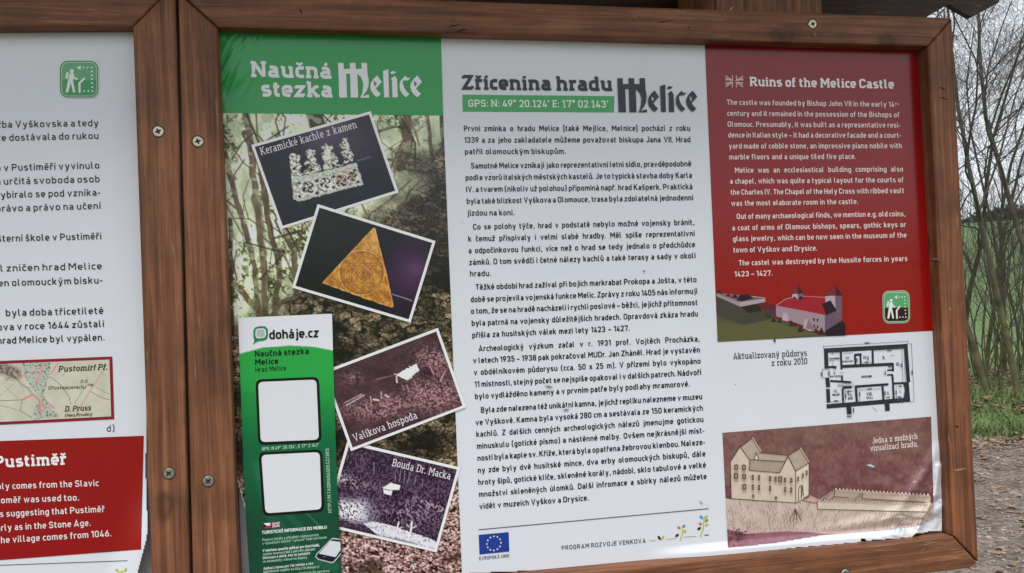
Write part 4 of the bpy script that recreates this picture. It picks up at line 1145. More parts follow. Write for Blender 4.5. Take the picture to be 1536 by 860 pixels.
# white column
ink = Ink(O2); text(ink, 'Zřícenina hradu', 693.6, 133.6, 918.6, 136, 20.2, S(34, 36, 44), w=.235, slab=True); ink.build('heading', poster)
ink = Ink(O1); ink.quad([(693.6, 142.2), (921.6, 144.4), (921, 168.7), (694.2, 167.5)], S(64, 152, 90)); bar = ink.build('coordinate_bar', poster)
ink = Ink(O2); text(ink, 'GPS: N: 49° 20.124′ E: 17° 02.143′', 702.7, 160.3, 913, 161.7, 10.6, S(208, 236, 206), w=.18, k=1.0, slab=True); ink.build('coordinates', bar)
CZ = [[("První zmínka o hradu Melice [také Mejlice, Melnice] pochází z roku", 696, 197, 1035.5, 196.5), ("1339 a za jeho zakladatele můžeme považovat biskupa Jana VII. Hrad", 696.6, 214.3, 1035.8, 213.5), ("patřil olomouckým biskupům.", 697.4, 231.6, 848.7, 231)],
 [("Samotné Melice vznikají jako reprezentativní letní sídlo, pravděpodobně", 706.5, 253, 1037, 249.8), ("podle vzorů italských městských kastelů. Je to typická stavba doby Karla", 698.6, 270.6, 1038, 267), ("IV. a tvarem (nikoliv už polohou) připomíná např. hrad Kašperk. Praktická", 699.4, 288.3, 1038.8, 284), ("byla také blízkost Vyškova a Olomouce, trasa byla zdolatelná jednodenní", 700.2, 306, 1039.8, 300.6), ("jízdou na koni.", 701, 323.7, 771.6, 323)],
 [("Co se polohy týče, hrad v podstatě nebylo možné vojensky bránit,", 709.8, 344.6, 1041.5, 337.5), ("k čemuž přispívaly i velmi slabé hradby. Měl spíše reprezentativní", 702.5, 362.5, 1042, 354.2), ("a odpočinkovou funkci, více než o hrad se tedy jednalo o předchůdce", 703, 380.2, 1042.8, 370.9), ("zámků. O tom svědčí i četné nálezy kachlů a také terasy a sady v okolí", 704, 397.7, 1043.4, 387.5), ("hradu.", 705, 414.8, 736.5, 414)],
 [("Těžké období hrad zažíval při bojích markrabat Prokopa a Jošta, v této", 713.8, 435, 1045, 423.3), ("době se projevila vojenská funkce Melic. Zprávy z roku 1405 nás informují", 706.2, 453.5, 1045.8, 440.7), ("o tom, že se na hradě nacházeli i rychlí poslové – běžci, jejichž přítomnost", 706.7, 471, 1046.6, 457.7), ("byla patrná na vojensky důležitějších hradech. Opravdová zkáza hradu", 707.8, 489, 1047, 474.6), ("přišla za husitských válek mezi lety 1423 – 1427.", 708.5, 506.9, 944.7, 496.4)],
 [("Archeologický výzkum začal v r. 1931 prof. Vojtěch Procházka,", 718, 527.2, 1049.4, 512.3), ("v letech 1935 – 1938 pak pokračoval MUDr. Jan Zháněl. Hrad je vystavěn", 709.8, 545.2, 1050, 528.8), ("v obdélníkovém půdorysu (cca. 50 x 25 m). V přízemí bylo vykopáno", 711, 562.9, 1051, 545.6), ("11 místností, stejný počet se nejspíše opakoval i v dalších patrech. Nádvoří", 712, 580.8, 1051.8, 562.5), ("bylo vydlážděno kameny a v prvním patře byly podlahy mramorové.", 712.6, 598.8, 1034.6, 579.8)],
 [("Byla zde nalezena též unikátní kamna, jejichž repliku nalezneme v muzeu", 721.5, 619.4, 1053.4, 598.9), ("ve Vyškově. Kamna byla vysoká 280 cm a sestávala ze 150 keramických", 713.6, 638, 1054.4, 616), ("kachlů. Z dalších cenných archeologických nálezů jmenujme gotickou", 714.6, 655.6, 1055.3, 633), ("minuskulu (gotické písmo) a nástěnné malby. Ovšem nejkrásnější míst-", 715.6, 673.5, 1056.6, 649.8), ("ností byla kaple sv. Kříže, která byla opatřena žebrovou klenbou. Naleze-", 716.3, 691.5, 1057.6, 667.3), ("ny zde byly dvě husitské mince, dva erby olomouckých biskupů, dále", 717, 709.8, 1058.3, 684.6), ("hroty šípů, gotické klíče, skleněné korály, nádobí, sklo tabulové a velké", 717.6, 727.8, 1059, 701.5), ("množství skleněných úlomků. Další infromace a sbírky nálezů můžete", 718.5, 745.8, 1060, 718.6), ("vidět v muzeích Vyškov a Drysice.", 719.2, 763.8, 883, 750.8)]]
for p in CZ: para(poster, O1, p, 8.4, BLACK, w=.175, k=1.03)
ink = Ink(O1); ink.line([(718, 794.8), (1063, 763.2)], 1.2, S(70, 76, 96)); ink.build('rule', poster)
# flag with its ring of stars
ink = Ink(O1); ink.quad([(718, 802.5), (763, 798.3), (764, 827.5), (719.2, 832)], S(38, 62, 140)); fl = ink.build('flag', poster)
ink = Ink(O2)
for i in range(12):
    t = i * math.pi / 6; cx, cy = 740.8 + 10.6 * math.cos(t), 815.3 + 10.6 * math.sin(t) - .9 * math.cos(t)
    ink.poly([(cx + (1.8 if k % 2 == 0 else .75) * math.sin(k * math.pi / 5), cy - (1.8 if k % 2 == 0 else .75) * math.cos(k * math.pi / 5)) for k in range(10)], S(236, 232, 170))
ink.build('star_ring', fl)
ink = Ink(O1); text(ink, 'EVROPSKÁ UNIE', 719, 840.5, 764, 836.2, 5.0, BLACK, w=.13, k=.95); ink.build('flag_caption', poster)
ink = Ink(O1); text(ink, 'PROGRAM ROZVOJE VENKOVA', 842.5, 825.5, 969, 814.3, 6.6, BLACK, w=.135, k=1.0, track=16); ink.build('programme_title', poster)
ink = Ink(O1)
z7 = lambda x, y: (670 + x / 3.07, 580 + y / 3.07)
for (a, b) in (((935, 710), (964, 708)), ((1013, 704), (1056, 699)), ((1092, 693), (1150, 689))): ink.line([z7(*a), z7(*b)], .8, S(150, 160, 140))
ink.line([z7(1187, 685), z7(1207, 683)], 1.3, S(50, 50, 70))
def lf_(x, y, l, w, ang, c): ink.disc(*z7(x, y), l / 3.07, c, w / 3.07, 10, ang)
GRN, BR_, BL_, DK_ = S(170, 180, 70), S(190, 120, 80), S(70, 140, 200), S(60, 44, 50)
lf_(979, 697, 11, 6, 1.0, DK_); lf_(995, 697, 12, 5, -1.0, GRN)
ink.line([z7(1076, 708), z7(1085, 680), z7(1086, 655)], 1.6, GRN); lf_(1070, 650, 9, 6, .5, BR_); lf_(1092, 643, 9, 6, -.8, BL_); lf_(1097, 666, 9, 5, -.6, GRN); lf_(1061, 686, 10, 6, -.6, DK_)
ink.line([z7(1168, 692), z7(1182, 655), z7(1186, 600)], 1.6, GRN); lf_(1173, 602, 10, 6, 1.0, BL_); lf_(1195, 600, 9, 6, -.7, GRN); lf_(1197, 617, 9, 6, -.6, S(150, 130, 70)); lf_(1168, 632, 9, 6, .4, BR_); lf_(1198, 637, 9, 5, -.5, GRN); lf_(1163, 654, 10, 6, -.6, DK_)
ink.build('plant_emblem', poster)

# red column
def redfield(X, Y, u, v):
    return mix([122, 18, 32], [142, 22, 32], np.clip(v * 1.1, 0, 1)) + 0 * X[..., None]
picture('red_field', poster, [(1057, 60), (1408, 70), (1400.5, 496.2), (1076.5, 513)], O1, redfield, 7.0)
ink = Ink(O2); text(ink, 'Ruins of the Melice Castle', 1124.8, 129, 1341, 133, 13.2, S(236, 214, 212), w=.215, slab=True, k=.95); ink.build('heading', poster)
ink = Ink(O2)
z8 = lambda x, y: (1040 + x / 4.267, 60 + y / 4.267)
PK = S(224, 190, 190)
for a, b in (((206, 230), (255, 262)), ((318, 232), (270, 262)), ((206, 302), (255, 270)), ((318, 302), (270, 272)), ((206, 242), (244, 266)), ((318, 244), (282, 264)), ((206, 290), (244, 268)), ((318, 290), (282, 270))): ink.line([z8(*a), z8(*b)], 1.1, PK)
for a, b in (((250, 228), (250, 254)), ((275, 228), (275, 254)), ((250, 276), (250, 304)), ((275, 276), (275, 304)), ((204, 256), (250, 256)), ((204, 275), (250, 275)), ((275, 256), (320, 256)), ((275, 275), (320, 275))): ink.line([z8(*a), z8(*b)], 1.2, PK)
ink.build('flag', poster)
EN = [[("The castle was founded by Bishop John VII in the early 14", 1090.4, 157.3, 1341.5, 160.6), ("century and it remained in the possession of the Bishops of", 1091, 173.9, 1349.3, 176.2), ("Olomouc. Presumably, it was built as a representative resi-", 1091.6, 190.3, 1350.5, 191.7), ("dence in Italian style – it had a decorative facade and a court-", 1092.5, 206.5, 1351.7, 206.9), ("yard made of cobble stone, an impressive piano nobile with", 1093.4, 223.1, 1352.6, 222.6), ("marble floors and a unique tiled fire place.", 1094, 239.4, 1283.7, 238.6)],
 [("Melice was an ecclesiastical building comprising also", 1102.7, 259.4, 1354.7, 257.5), ("a chapel, which was quite a typical layout for the courts of", 1095.2, 275.8, 1355.4, 273.6), ("the Charles IV. The Chapel of the Holy Cross with ribbed vault", 1096.2, 292.4, 1356.3, 289.8), ("was the most elaborate room in the castle.", 1096.9, 309, 1287.2, 306.2)],
 [("Out of many archaeological finds, we mention e.g. old coins,", 1105.3, 328.7, 1358.2, 324.5), ("a coat of arms of Olomouc bishops, spears, gothic keys or", 1098.5, 345.9, 1358.9, 340.7), ("glass jewelry, which can be now seen in the museum of the", 1099.5, 362.3, 1359.8, 356.4), ("town of Vyškov and Drysice.", 1100.2, 379.1, 1225.8, 376.1)],
 [("The castel was destroyed by the Hussite forces in years", 1108.4, 398.6, 1361.2, 391.6), ("1423 – 1427.", 1101.8, 415.2, 1159, 413.6)]]
for i, p in enumerate(EN):
    ink = Ink(O2)
    for (s, x0, y0, x1, y1) in p: text(ink, s, x0, y0, x1, y1, 7.9, S(238, 206, 202), w=.155, k=1.02)
    if i == 0: text(ink, 'th', 1342.4, 158.2, 1348.4, 158.3, 4.2, S(238, 206, 202), w=.16)
    ink.build('paragraph', poster)

# castle model picture at the foot of the red column
zc = lambda x, y: (1050 + x / 3.908, 420 + y / 3.908)
Z = lambda L: [zc(*p) for p in L]
ink = Ink(O2)
def zp(L, c): ink.poly(Z(L), S(*c))
ink.poly(Z([(96, 92), (180, 118), (380, 190), (420, 210), (520, 250), (700, 320), (852, 324), (852, 327), (640, 334), (380, 348), (104, 362)]), S(82, 78, 62))
ink.poly(Z([(96, 92), (180, 118), (440, 205), (380, 240), (250, 262), (100, 210)]), S(70, 66, 60))
ink.poly(Z([(101, 240), (250, 268), (420, 232), (560, 290), (690, 320), (380, 347), (103, 361)]), S(92, 88, 60))
zp([(96, 78), (232, 130), (236, 158), (98, 96)], (150, 134, 140)); zp([(232, 130), (382, 108), (382, 130), (236, 158)], (166, 148, 152)); zp([(98, 76), (260, 92), (382, 104), (232, 130)], (118, 100, 108))
zp([(245, 160), (330, 140), (360, 155), (360, 185), (280, 195)], (48, 44, 42))
zp([(97, 70), (108, 58), (130, 72), (126, 82), (98, 76)], (64, 44, 50)); zp([(150, 95), (165, 80), (185, 100)], (54, 40, 48)); zp([(182, 106), (205, 82), (225, 108)], (50, 36, 44)); zp([(212, 120), (235, 88), (285, 84), (315, 108), (250, 126)], (46, 36, 44))
zp([(330, 140), (380, 130), (445, 150), (445, 170), (350, 158)], (96, 40, 48)); zp([(370, 165), (445, 172), (445, 205), (380, 190)], (84, 52, 62))
zp([(446, 150), (732, 205), (732, 308), (720, 306), (445, 212)], (152, 128, 138)); zp([(732, 205), (832, 92), (832, 238), (732, 308)], (104, 80, 96))
zp([(446, 148), (535, 96), (800, 104), (832, 100), (732, 206)], (148, 38, 48)); zp([(535, 96), (575, 92), (800, 100), (800, 108)], (170, 70, 78))
zp([(540, 86), (572, 76), (604, 84), (604, 112), (572, 118), (542, 112)], (176, 158, 164)); zp([(572, 78), (604, 84), (606, 116), (574, 118)], (112, 90, 104)); zp([(526, 78), (572, 28), (608, 78), (574, 84)], (124, 44, 56)); zp([(572, 28), (608, 78), (576, 82)], (64, 36, 46)); zp([(540, 110), (552, 94), (575, 118)], (60, 30, 40)); zp([(574, 118), (590, 94), (612, 112)], (58, 30, 40))
zp([(734, 96), (792, 92), (796, 170), (734, 150)], (172, 152, 162)); zp([(792, 92), (832, 92), (832, 230), (796, 232)], (110, 84, 102)); zp([(730, 92), (790, 28), (836, 92), (796, 94)], (118, 42, 56)); zp([(790, 28), (836, 92), (800, 94)], (60, 34, 46))
zp([(715, 140), (765, 120), (802, 180), (740, 208)], (44, 34, 44)); zp([(732, 300), (832, 240), (852, 258), (853, 326), (740, 328)], (48, 34, 44))
zp([(482, 236), (486, 196), (506, 192), (520, 220), (516, 244)], (176, 156, 160)); zp([(604, 282), (612, 232), (634, 228), (668, 300), (640, 300)], (170, 150, 154)); zp([(620, 284), (636, 230), (676, 300)], (130, 106, 116))
for x, y in ((668, 232), (690, 236), (670, 270), (690, 276)): zp([(x - 4, y - 9), (x + 4, y - 8), (x + 4, y + 9), (x - 4, y + 8)], (40, 28, 36))
for x, y, h in ((432, 246, 34), (466, 250, 26), (536, 268, 34), (588, 304, 40), (680, 306, 28), (712, 320, 44), (410, 224, 22), (560, 270, 20), (390, 214, 20)): zp([(x - h * .45, y), (x, y - h), (x + h * .45, y)], (52, 46, 44))
ink.line(Z([(446, 150), (500, 114), (560, 98)]), .7, S(196, 160, 160)); ink.line(Z([(300, 96), (382, 106)]), .6, S(206, 180, 180)); ink.line(Z([(604, 96), (736, 104)]), .6, S(200, 120, 124))
ink.build('castle_picture', poster)

def hiker_sign(parent, off, f, lower, frame_c, frame_w=3.0, s=1.0):
    """rounded trail sign: a walker with a rucksack at a stand, dotted way with an arrow head; drawn in an 860-unit square"""
    ink = Ink(off)
    def rr(x0, y0, x1, y1, r):
        P = []
        for cx, cy, a in ((x1 - r, y0 + r, -90), (x1 - r, y1 - r, 0), (x0 + r, y1 - r, 90), (x0 + r, y0 + r, 180)):
            P += [f(cx + r * math.cos(math.radians(a + t)), cy + r * math.sin(math.radians(a + t))) for t in (0, 22, 45, 68, 90)]
        return P
    ink.poly(rr(98, 112, 732, 722, 130), S(206, 222, 210)); ink.poly(rr(106, 122, 724, 714, 125), S(*frame_c)); ink.poly(rr(128, 140, 704, 696, 108), S(170, 208, 178)); ink.poly(rr(140, 152, 694, 686, 98), S(92, 158, 108))
    ink.poly([f(140, 430), f(694, 430), f(694, 590), f(670, 660), f(610, 686), f(230, 686), f(165, 660), f(140, 590)], S(*lower))
    w_ = S(214, 232, 214)
    o = ink.build('trail_sign', parent)
    ink = Ink(off + .0004)
    ink.disc(*f(298, 290), abs(f(334, 0)[0] - f(300, 0)[0]), w_)
    ink.poly([f(214, 300), f(252, 312), f(228, 412), f(190, 402)], w_)
    ink.poly([f(262, 330), f(325, 322), f(345, 385), f(395, 405), f(388, 432), f(322, 412), f(318, 445), f(355, 630), f(318, 634), f(284, 480), f(240, 634), f(198, 630), f(240, 420)], w_)
    ink.poly([f(408, 640), f(402, 480), f(490, 392), f(518, 412), f(440, 490), f(442, 640)], w_)
    ink.poly([f(374, 232), f(444, 196), f(444, 270)], w_)
    rd = abs(f(16, 0)[0] - f(0, 0)[0])
    for x, y in ((488, 232), (552, 232), (618, 232), (620, 295), (622, 358), (624, 420), (626, 484), (628, 548), (630, 612), (564, 612), (498, 612)): ink.disc(*f(x, y), rd, w_, n=8)
    ink.build('walker_emblem', o)
hiker_sign(poster, O2, lambda x, y: (1323.5 + (x - 98) * 40.5 / 634 + (y - 112) * .0022, 437 + (y - 112) * 48.5 / 610 - (x - 98) * .0018), (60, 24, 34), (66, 120, 74))

# floor plan
zl = lambda x, y: (1050 + x / 3.908, 420 + y / 3.908)
ink = Ink(O1)
for s_, x0, y0, x1, y1 in (('Aktualizovaný půdorys', 195, 466, 628, 446), ('z roku 2010', 420, 505, 630, 494)): text(ink, s_, *zl(x0, y0), *zl(x1, y1), 9.6, S(52, 54, 66), w=.12, k=.9, slab=True)
ink.build('plan_title', poster)
ink = Ink(O1)
PLN = S(52, 52, 60)
def wl(pts, w): ink.line([zl(*p) for p in pts], w / 3.908, PLN)
wl([(727, 415), (1218, 388)], 26); wl([(1206, 378), (1222, 600)], 22); wl([(1210, 600), (1218, 700)], 28); wl([(742, 742), (1232, 702)], 26)
wl([(738, 402), (742, 520)], 24); wl([(746, 575), (752, 628)], 24); wl([(750, 640), (754, 720)], 22)
wl([(826, 420), (830, 525)], 12); wl([(752, 512), (800, 510)], 12); wl([(826, 508), (1135, 494)], 18); wl([(1012, 408), (1014, 494)], 12); wl([(905, 440), (948, 437)], 14); wl([(940, 437), (943, 496)], 11); wl([(908, 440), (912, 498)], 11)
wl([(1130, 488), (1132, 536)], 12); wl([(1098, 530), (1130, 528)], 9); wl([(1098, 558), (1130, 555)], 9); wl([(1128, 555), (1132, 610)], 12); wl([(1128, 608), (1210, 604)], 12)
wl([(764, 592), (886, 600)], 12); wl([(832, 560), (834, 600)], 11); wl([(836, 632), (890, 628)], 15); wl([(836, 636), (840, 720)], 11); wl([(908, 626), (1105, 612)], 14); wl([(914, 626), (920, 722)], 14); wl([(1070, 618), (1076, 708)], 12); wl([(1132, 612), (1136, 704)], 12)
wl([(872, 738), (876, 788)], 28); wl([(1096, 722), (1100, 768)], 28); wl([(1196, 610), (1206, 640), (1198, 690)], 8)
for pts in ([(724, 390), (1218, 360)], [(724, 384), (726, 404)], [(1218, 356), (1219, 376)], [(1222, 376), (1240, 374), (1256, 714), (1232, 716)], [(718, 524), (760, 524), (762, 572), (720, 574), (718, 524)], [(760, 430), (820, 428)], [(838, 430), (900, 427)], [(1020, 416), (1196, 406)], [(1184, 410), (1190, 596)], [(1196, 400), (1204, 596)], [(936, 646), (1062, 638)], [(932, 636), (936, 712)], [(846, 656), (906, 652)], [(770, 716), (826, 712)], [(850, 640), (852, 716)], [(1150, 620), (1152, 696)], [(1140, 692), (1196, 688)], [(1160, 698), (1162, 728)], [(1184, 696), (1186, 726)], [(734, 634), (764, 632)], [(738, 716), (770, 714)], [(808, 612), (886, 608)], [(808, 620), (886, 616)], [(808, 626), (886, 622)], [(896, 596), (898, 636)], [(776, 396), (778, 440)], [(862, 796), (892, 794)], [(898, 748), (902, 780)], [(950, 488), (1006, 484)], [(820, 545), (846, 544)], [(1118, 444), (1140, 443)], [(1010, 748), (1024, 754), (1036, 770)], [(756, 474), (780, 472), (780, 504), (758, 506)], [(790, 456), (818, 454)]):
    ink.line([zl(*p) for p in pts], .55, S(90, 90, 100))
def tx(s_, x, y, cp, wd, c=S(60, 60, 70), w=.16):
    text(ink, s_, *zl(x, y), *zl(x + wd, y - wd * .035), cp / 3.908, c, w=w, k=1)
tx('IV.', 855, 468, 18, 26); tx('KUCHYNĚ', 836, 484, 10, 62, w=.24); tx('IX.', 958, 464, 18, 22); tx('X.', 1070, 466, 20, 18); tx('XI.', 1150, 504, 20, 22); tx('V.', 782, 556, 18, 18); tx('PRŮJEZD', 764, 572, 10, 60, w=.24); tx('NÁDVOŘÍ', 948, 574, 12, 58, w=.24)
tx('VI.', 784, 662, 18, 24); tx('SKLEP', 776, 680, 12, 44, w=.24); tx('VII.', 868, 684, 16, 26); tx('SPÍŽ', 868, 702, 12, 28, w=.24); tx('VIII.', 976, 680, 20, 36); tx('STÁJ', 978, 698, 12, 34, w=.24); tx('II.', 1096, 674, 18, 16); tx('I.', 1172, 664, 18, 10)
for x, y, wd in ((965, 374, 28), (1098, 417, 26), (1104, 514, 18), (982, 644, 26), (866, 657, 22), (966, 487, 22), (786, 714, 24), (862, 806, 26), (1160, 690, 18), (1164, 628, 20), (1092, 692, 22), (758, 466, 62), (784, 524, 16)): ink.line([zl(x, y - 4), zl(x + wd, y - 5)], 1.7, S(84, 84, 92))
for x, y in ((1181, 500), (1243, 542), (985, 460), (936, 670), (854, 680), (1084, 664), (1150, 660), (1086, 546), (920, 470), (712, 552), (754, 548), (900, 764), (868, 658)): ink.line([zl(x, y - 12), zl(x + 1, y + 12)], 1.7, S(84, 84, 92))
ink.build('floor_plan', poster)

# drawing of the castle
zs = lambda x, y: (1060 + x / 3.307, 600 + y / 3.307)
STN, LNC = (196, 180, 162), S(74, 52, 50)
FILL = []
def q(L, c): FILL.append(([zs(*p) for p in L], c))
q([(170, 236), (222, 190), (268, 258), (260, 300), (212, 300)], (170, 154, 138)); q([(252, 262), (404, 276), (386, 306), (214, 296)], (172, 154, 142)); q([(214, 296), (386, 306), (364, 360), (210, 350)], (160, 142, 128))
q([(118, 306), (166, 232), (214, 298), (210, 350), (362, 362), (404, 280), (442, 354), (442, 510), (122, 490)], STN)
q([(404, 276), (464, 240), (508, 310), (444, 352)], (168, 150, 136)); q([(442, 354), (508, 312), (508, 480), (442, 510)], (206, 192, 176)); q([(236, 292), (246, 262), (260, 294)], (206, 194, 180))
q([(548, 500), (636, 444), (1110, 474), (1108, 512), (1095, 550), (548, 540)], (186, 168, 152)); q([(570, 498), (636, 452), (770, 462), (712, 506)], (168, 148, 132)); q([(722, 506), (776, 464), (1104, 480), (1092, 516)], (172, 152, 136)); q([(548, 504), (1094, 520), (1090, 552), (548, 542)], (198, 180, 164)); q([(480, 490), (512, 466), (562, 492), (548, 512)], (190, 150, 142))
def sketch(X, Y, u, v):
    x = (X - 1060) * 3.307; y = (Y - 600) * 3.307
    c = mix([106, 72, 70], [130, 96, 90], smooth(.25, .75, .5 * fbm(X / 16, Y / 12, 2, 4) + .5 * fbm(X / 3.5, Y / 5, 12, 3)))
    c = mix(c, [128, 104, 88], smooth(.45, .75, fbm(X / 30, Y / 16, 7, 3)) * smooth(380, 120, y) * .45)
    c = mix(c, [100, 50, 60], smooth(.45, .7, fbm(X / 24, Y / 18, 9, 3)) * smooth(180, 420, y) * .4)
    gtop = np.interp(x, [90, 120, 440, 520, 560, 1110], [488, 492, 510, 470, 500, 512])
    gr = mix([166, 146, 134], [208, 192, 178], .5 * fbm(X / 12, Y / 8, 33, 3) + .5 * fbm(X / 2.5, Y / 5, 34, 2))
    gr = mix(gr, [196, 166, 164], smooth(560, 660, y) * .5)
    c = mix(c, gr, smooth(-2, 2, y - gtop))
    pond = np.interp(x, [90, 130, 200, 260, 400, 500, 580, 1110], [640, 648, 664, 660, 652, 656, 664, 640])
    pcol = mix([152, 108, 114], [126, 86, 96], fbm(X / 7, Y / 5, 35, 3))
    pcol = mix(pcol, [104, 66, 76], smooth(.4, .6, fbm(X / 3, Y / 3, 36, 2)) * smooth(230, 120, x))
    pm = smooth(-2, 2, y - pond) * smooth(680, 560, x)
    c = mix(c, pcol, pm)
    # hatching of the slope
    hx = X + (Y - 760) * np.where(X < 1200, -.25, .35) + 8 * (fbm(X / 25, Y / 25, 41, 2) - .5)
    ht = np.abs((hx / 4.6) % 1 - .5) < .10
    br_ = fbm(X / 4, Y / 14, 43, 2) > .53
    c = mix(c, [124, 98, 88], ht * br_ * smooth(0, 8, y - gtop - 8) * (1 - pm) * smooth(660, 640, y) * .75)
    for L, cc in FILL: c = mix(c, np.array(cc) * (.96 + .08 * fbm(X / 5, Y / 5, 51, 2))[..., None], inside(X, Y, L) * 1.0)
    return mix(c, [218, 208, 196], smooth(1060, 1105, x) * smooth(500, 560, y) * .55)
SK = [(1083.6, 649.4), (1396.8, 625.2), (1401.5, 797), (1092, 822.5)]
skp = picture('castle_drawing', poster, SK, O1, sketch, 1.0, keep=lambda X, Y: Y < np.interp(X, [1090, 1160, 1230, 1290, 1372, 1374, 1402], [822.5, 815.5, 804, 799, 791, 790, 778]))
ink = Ink(O2 + .0006)
def q(L, c): ink.poly([zs(*p) for p in L], S(*c))
def ln(L, w=.9, c=None): ink.line([zs(*p) for p in L], w, LNC if c is None else c, 4)
for L in ([(118, 306), (166, 232), (214, 298), (210, 350), (362, 362), (404, 280), (442, 354), (508, 312), (464, 240), (404, 276)], [(118, 306), (122, 490), (442, 512), (508, 480), (508, 312)], [(442, 354), (442, 512)], [(166, 232), (226, 190), (270, 258)], [(214, 296), (386, 306)], [(258, 262), (404, 276)], [(236, 294), (246, 262), (260, 294)], [(100, 478), (122, 490)], [(548, 502), (550, 542), (830, 550), (1090, 556)], [(570, 498), (636, 446)], [(722, 506), (776, 462)], [(610, 500), (632, 480), (636, 448)], [(632, 480), (706, 486)], [(776, 462), (770, 490), (1088, 508)], [(480, 492), (512, 468), (562, 492)], [(478, 500), (548, 514)], [(456, 500), (458, 432), (470, 424), (470, 490)], [(470, 490), (476, 420), (482, 480)], [(430, 600), (440, 540), (450, 600)], [(410, 600), (440, 540), (470, 600)]): ln(L)
for (a, b) in (((226, 190), (270, 258)), ((464, 240), (508, 312))):
    for i in range(9):
        t = i / 9; x, y = a[0] + (b[0] - a[0]) * t, a[1] + (b[1] - a[1]) * t
        q([(x, y - 3), (x + 5, y - 1), (x + 6, y + 5), (x + 1, y + 4)], (210, 196, 180))
for (a, b, n) in (((548, 500), (1092, 518), 34), ((636, 444), (1110, 474), 26), ((570, 496), (636, 448), 7), ((722, 506), (776, 464), 6)):
    for i in range(n):
        t = (i + .1) / n; t2 = (i + .55) / n
        p0 = (a[0] + (b[0] - a[0]) * t, a[1] + (b[1] - a[1]) * t); p1 = (a[0] + (b[0] - a[0]) * t2, a[1] + (b[1] - a[1]) * t2)
        q([(p0[0], p0[1] - 8), (p1[0], p1[1] - 8), (p1[0], p1[1] + 1), (p0[0], p0[1] + 1)], (206, 190, 174))
        ln([(p0[0], p0[1]), (p0[0], p0[1] - 8), (p1[0], p1[1] - 8), (p1[0], p1[1] + 1)], .5)
WIN = [(147, 332, 20, 26), (185, 334, 20, 28), (186, 380, 20, 26), (187, 430, 20, 28), (146, 376, 22, 30), (229, 384, 11, 28), (260, 386, 11, 28), (315, 390, 12, 28), (342, 392, 11, 26), (365, 392, 20, 30), (389, 397, 11, 26), (420, 399, 12, 26), (229, 432, 11, 28), (260, 434, 11, 28), (315, 438, 11, 28), (390, 444, 11, 28), (420, 446, 11, 28), (231, 476, 11, 18), (344, 486, 11, 18), (454, 392, 9, 26), (477, 376, 9, 28), (496, 362, 9, 28)]
for x, y, w_, h_ in WIN:
    q([(x - w_ / 2, y - h_ / 2 + 4), (x, y - h_ / 2), (x + w_ / 2, y - h_ / 2 + 4), (x + w_ / 2, y + h_ / 2), (x - w_ / 2, y + h_ / 2)], (92, 74, 68))
    q([(x - w_ / 5, y - h_ / 4), (x + w_ / 5, y - h_ / 4), (x + w_ / 5, y + h_ / 3), (x - w_ / 5, y + h_ / 3)], (150, 130, 116) if w_ > 15 else (128, 108, 98))
rnd = random.Random(5)
for i in range(150):
    x = rnd.uniform(110, 1000); y = rnd.uniform(540, 645); l = rnd.uniform(10, 26); a = 1.15 if x < 430 else 1.9
    if y > 648 - (x > 600) * 6: continue
    ln([(x, y), (x + l * math.cos(a) * (-1 if x < 430 else 1), y + l * .8)], .5, S(120, 96, 86))
for i in range(40):
    x = rnd.gauss(165, 26); y = rnd.gauss(662, 12)
    if 108 < x < 240 and 630 < y < 700: q([(x - 4, y), (x, y - 6), (x + 5, y - 1), (x + 1, y + 5)], (96, 54, 66))
ink.build('castle_lines', skp)
ink = Ink(O3)
text(ink, 'Jedna z možných', *zs(822, 218), *zs(1046, 194), 9.2, S(222, 206, 200), w=.115, k=.9, slab=True); text(ink, 'vizualizací hradu.', *zs(812, 256), *zs(1048, 232), 9.2, S(222, 206, 200), w=.115, k=.9, slab=True)
ink.build('caption', skp)

# small nicks in the vinyl; the grey piece paints each one's shaded side
def nick(x, y, l, ang, tall):
    ink.poly([(x - l * math.cos(ang), y - l * math.sin(ang)), (x, y - tall), (x + l * math.cos(ang), y + l * math.sin(ang)), (x + l * .3, y + tall)], S(196, 196, 198))
    ink.poly([(x - l * .7 * math.cos(ang), y + tall * .6 - l * .7 * math.sin(ang)), (x, y + tall * .2), (x + l * .7 * math.cos(ang), y + tall * .9 + l * .6 * math.sin(ang)), (x, y + tall * 1.4)], S(120, 120, 126))
for a in ((823, 578, 7, .1, 2.4), (849, 613, 6, -.3, 2.4), (1052, 753, 5, .7, 1.6), (1306, 699, 7, .2, 2.2)): ink = Ink(O4); nick(*a); ink.build('tear', poster)
for x, y, r in ((966, 407, 1.3), (1166, 423, 1.2), (1162, 511, 2.0), (1103, 577, .7), (1332, 93, .9), (864, 257, .6), (735, 259, .7), (693, 334, .7)):
    ink = Ink(O4); ink.poly([(x - r, y - r * .5), (x + r * .4, y - r * 1.4), (x + r, y + r * .8), (x - r * .2, y + r * 1.3)], S(70, 66, 66)); ink.build('speck', poster)

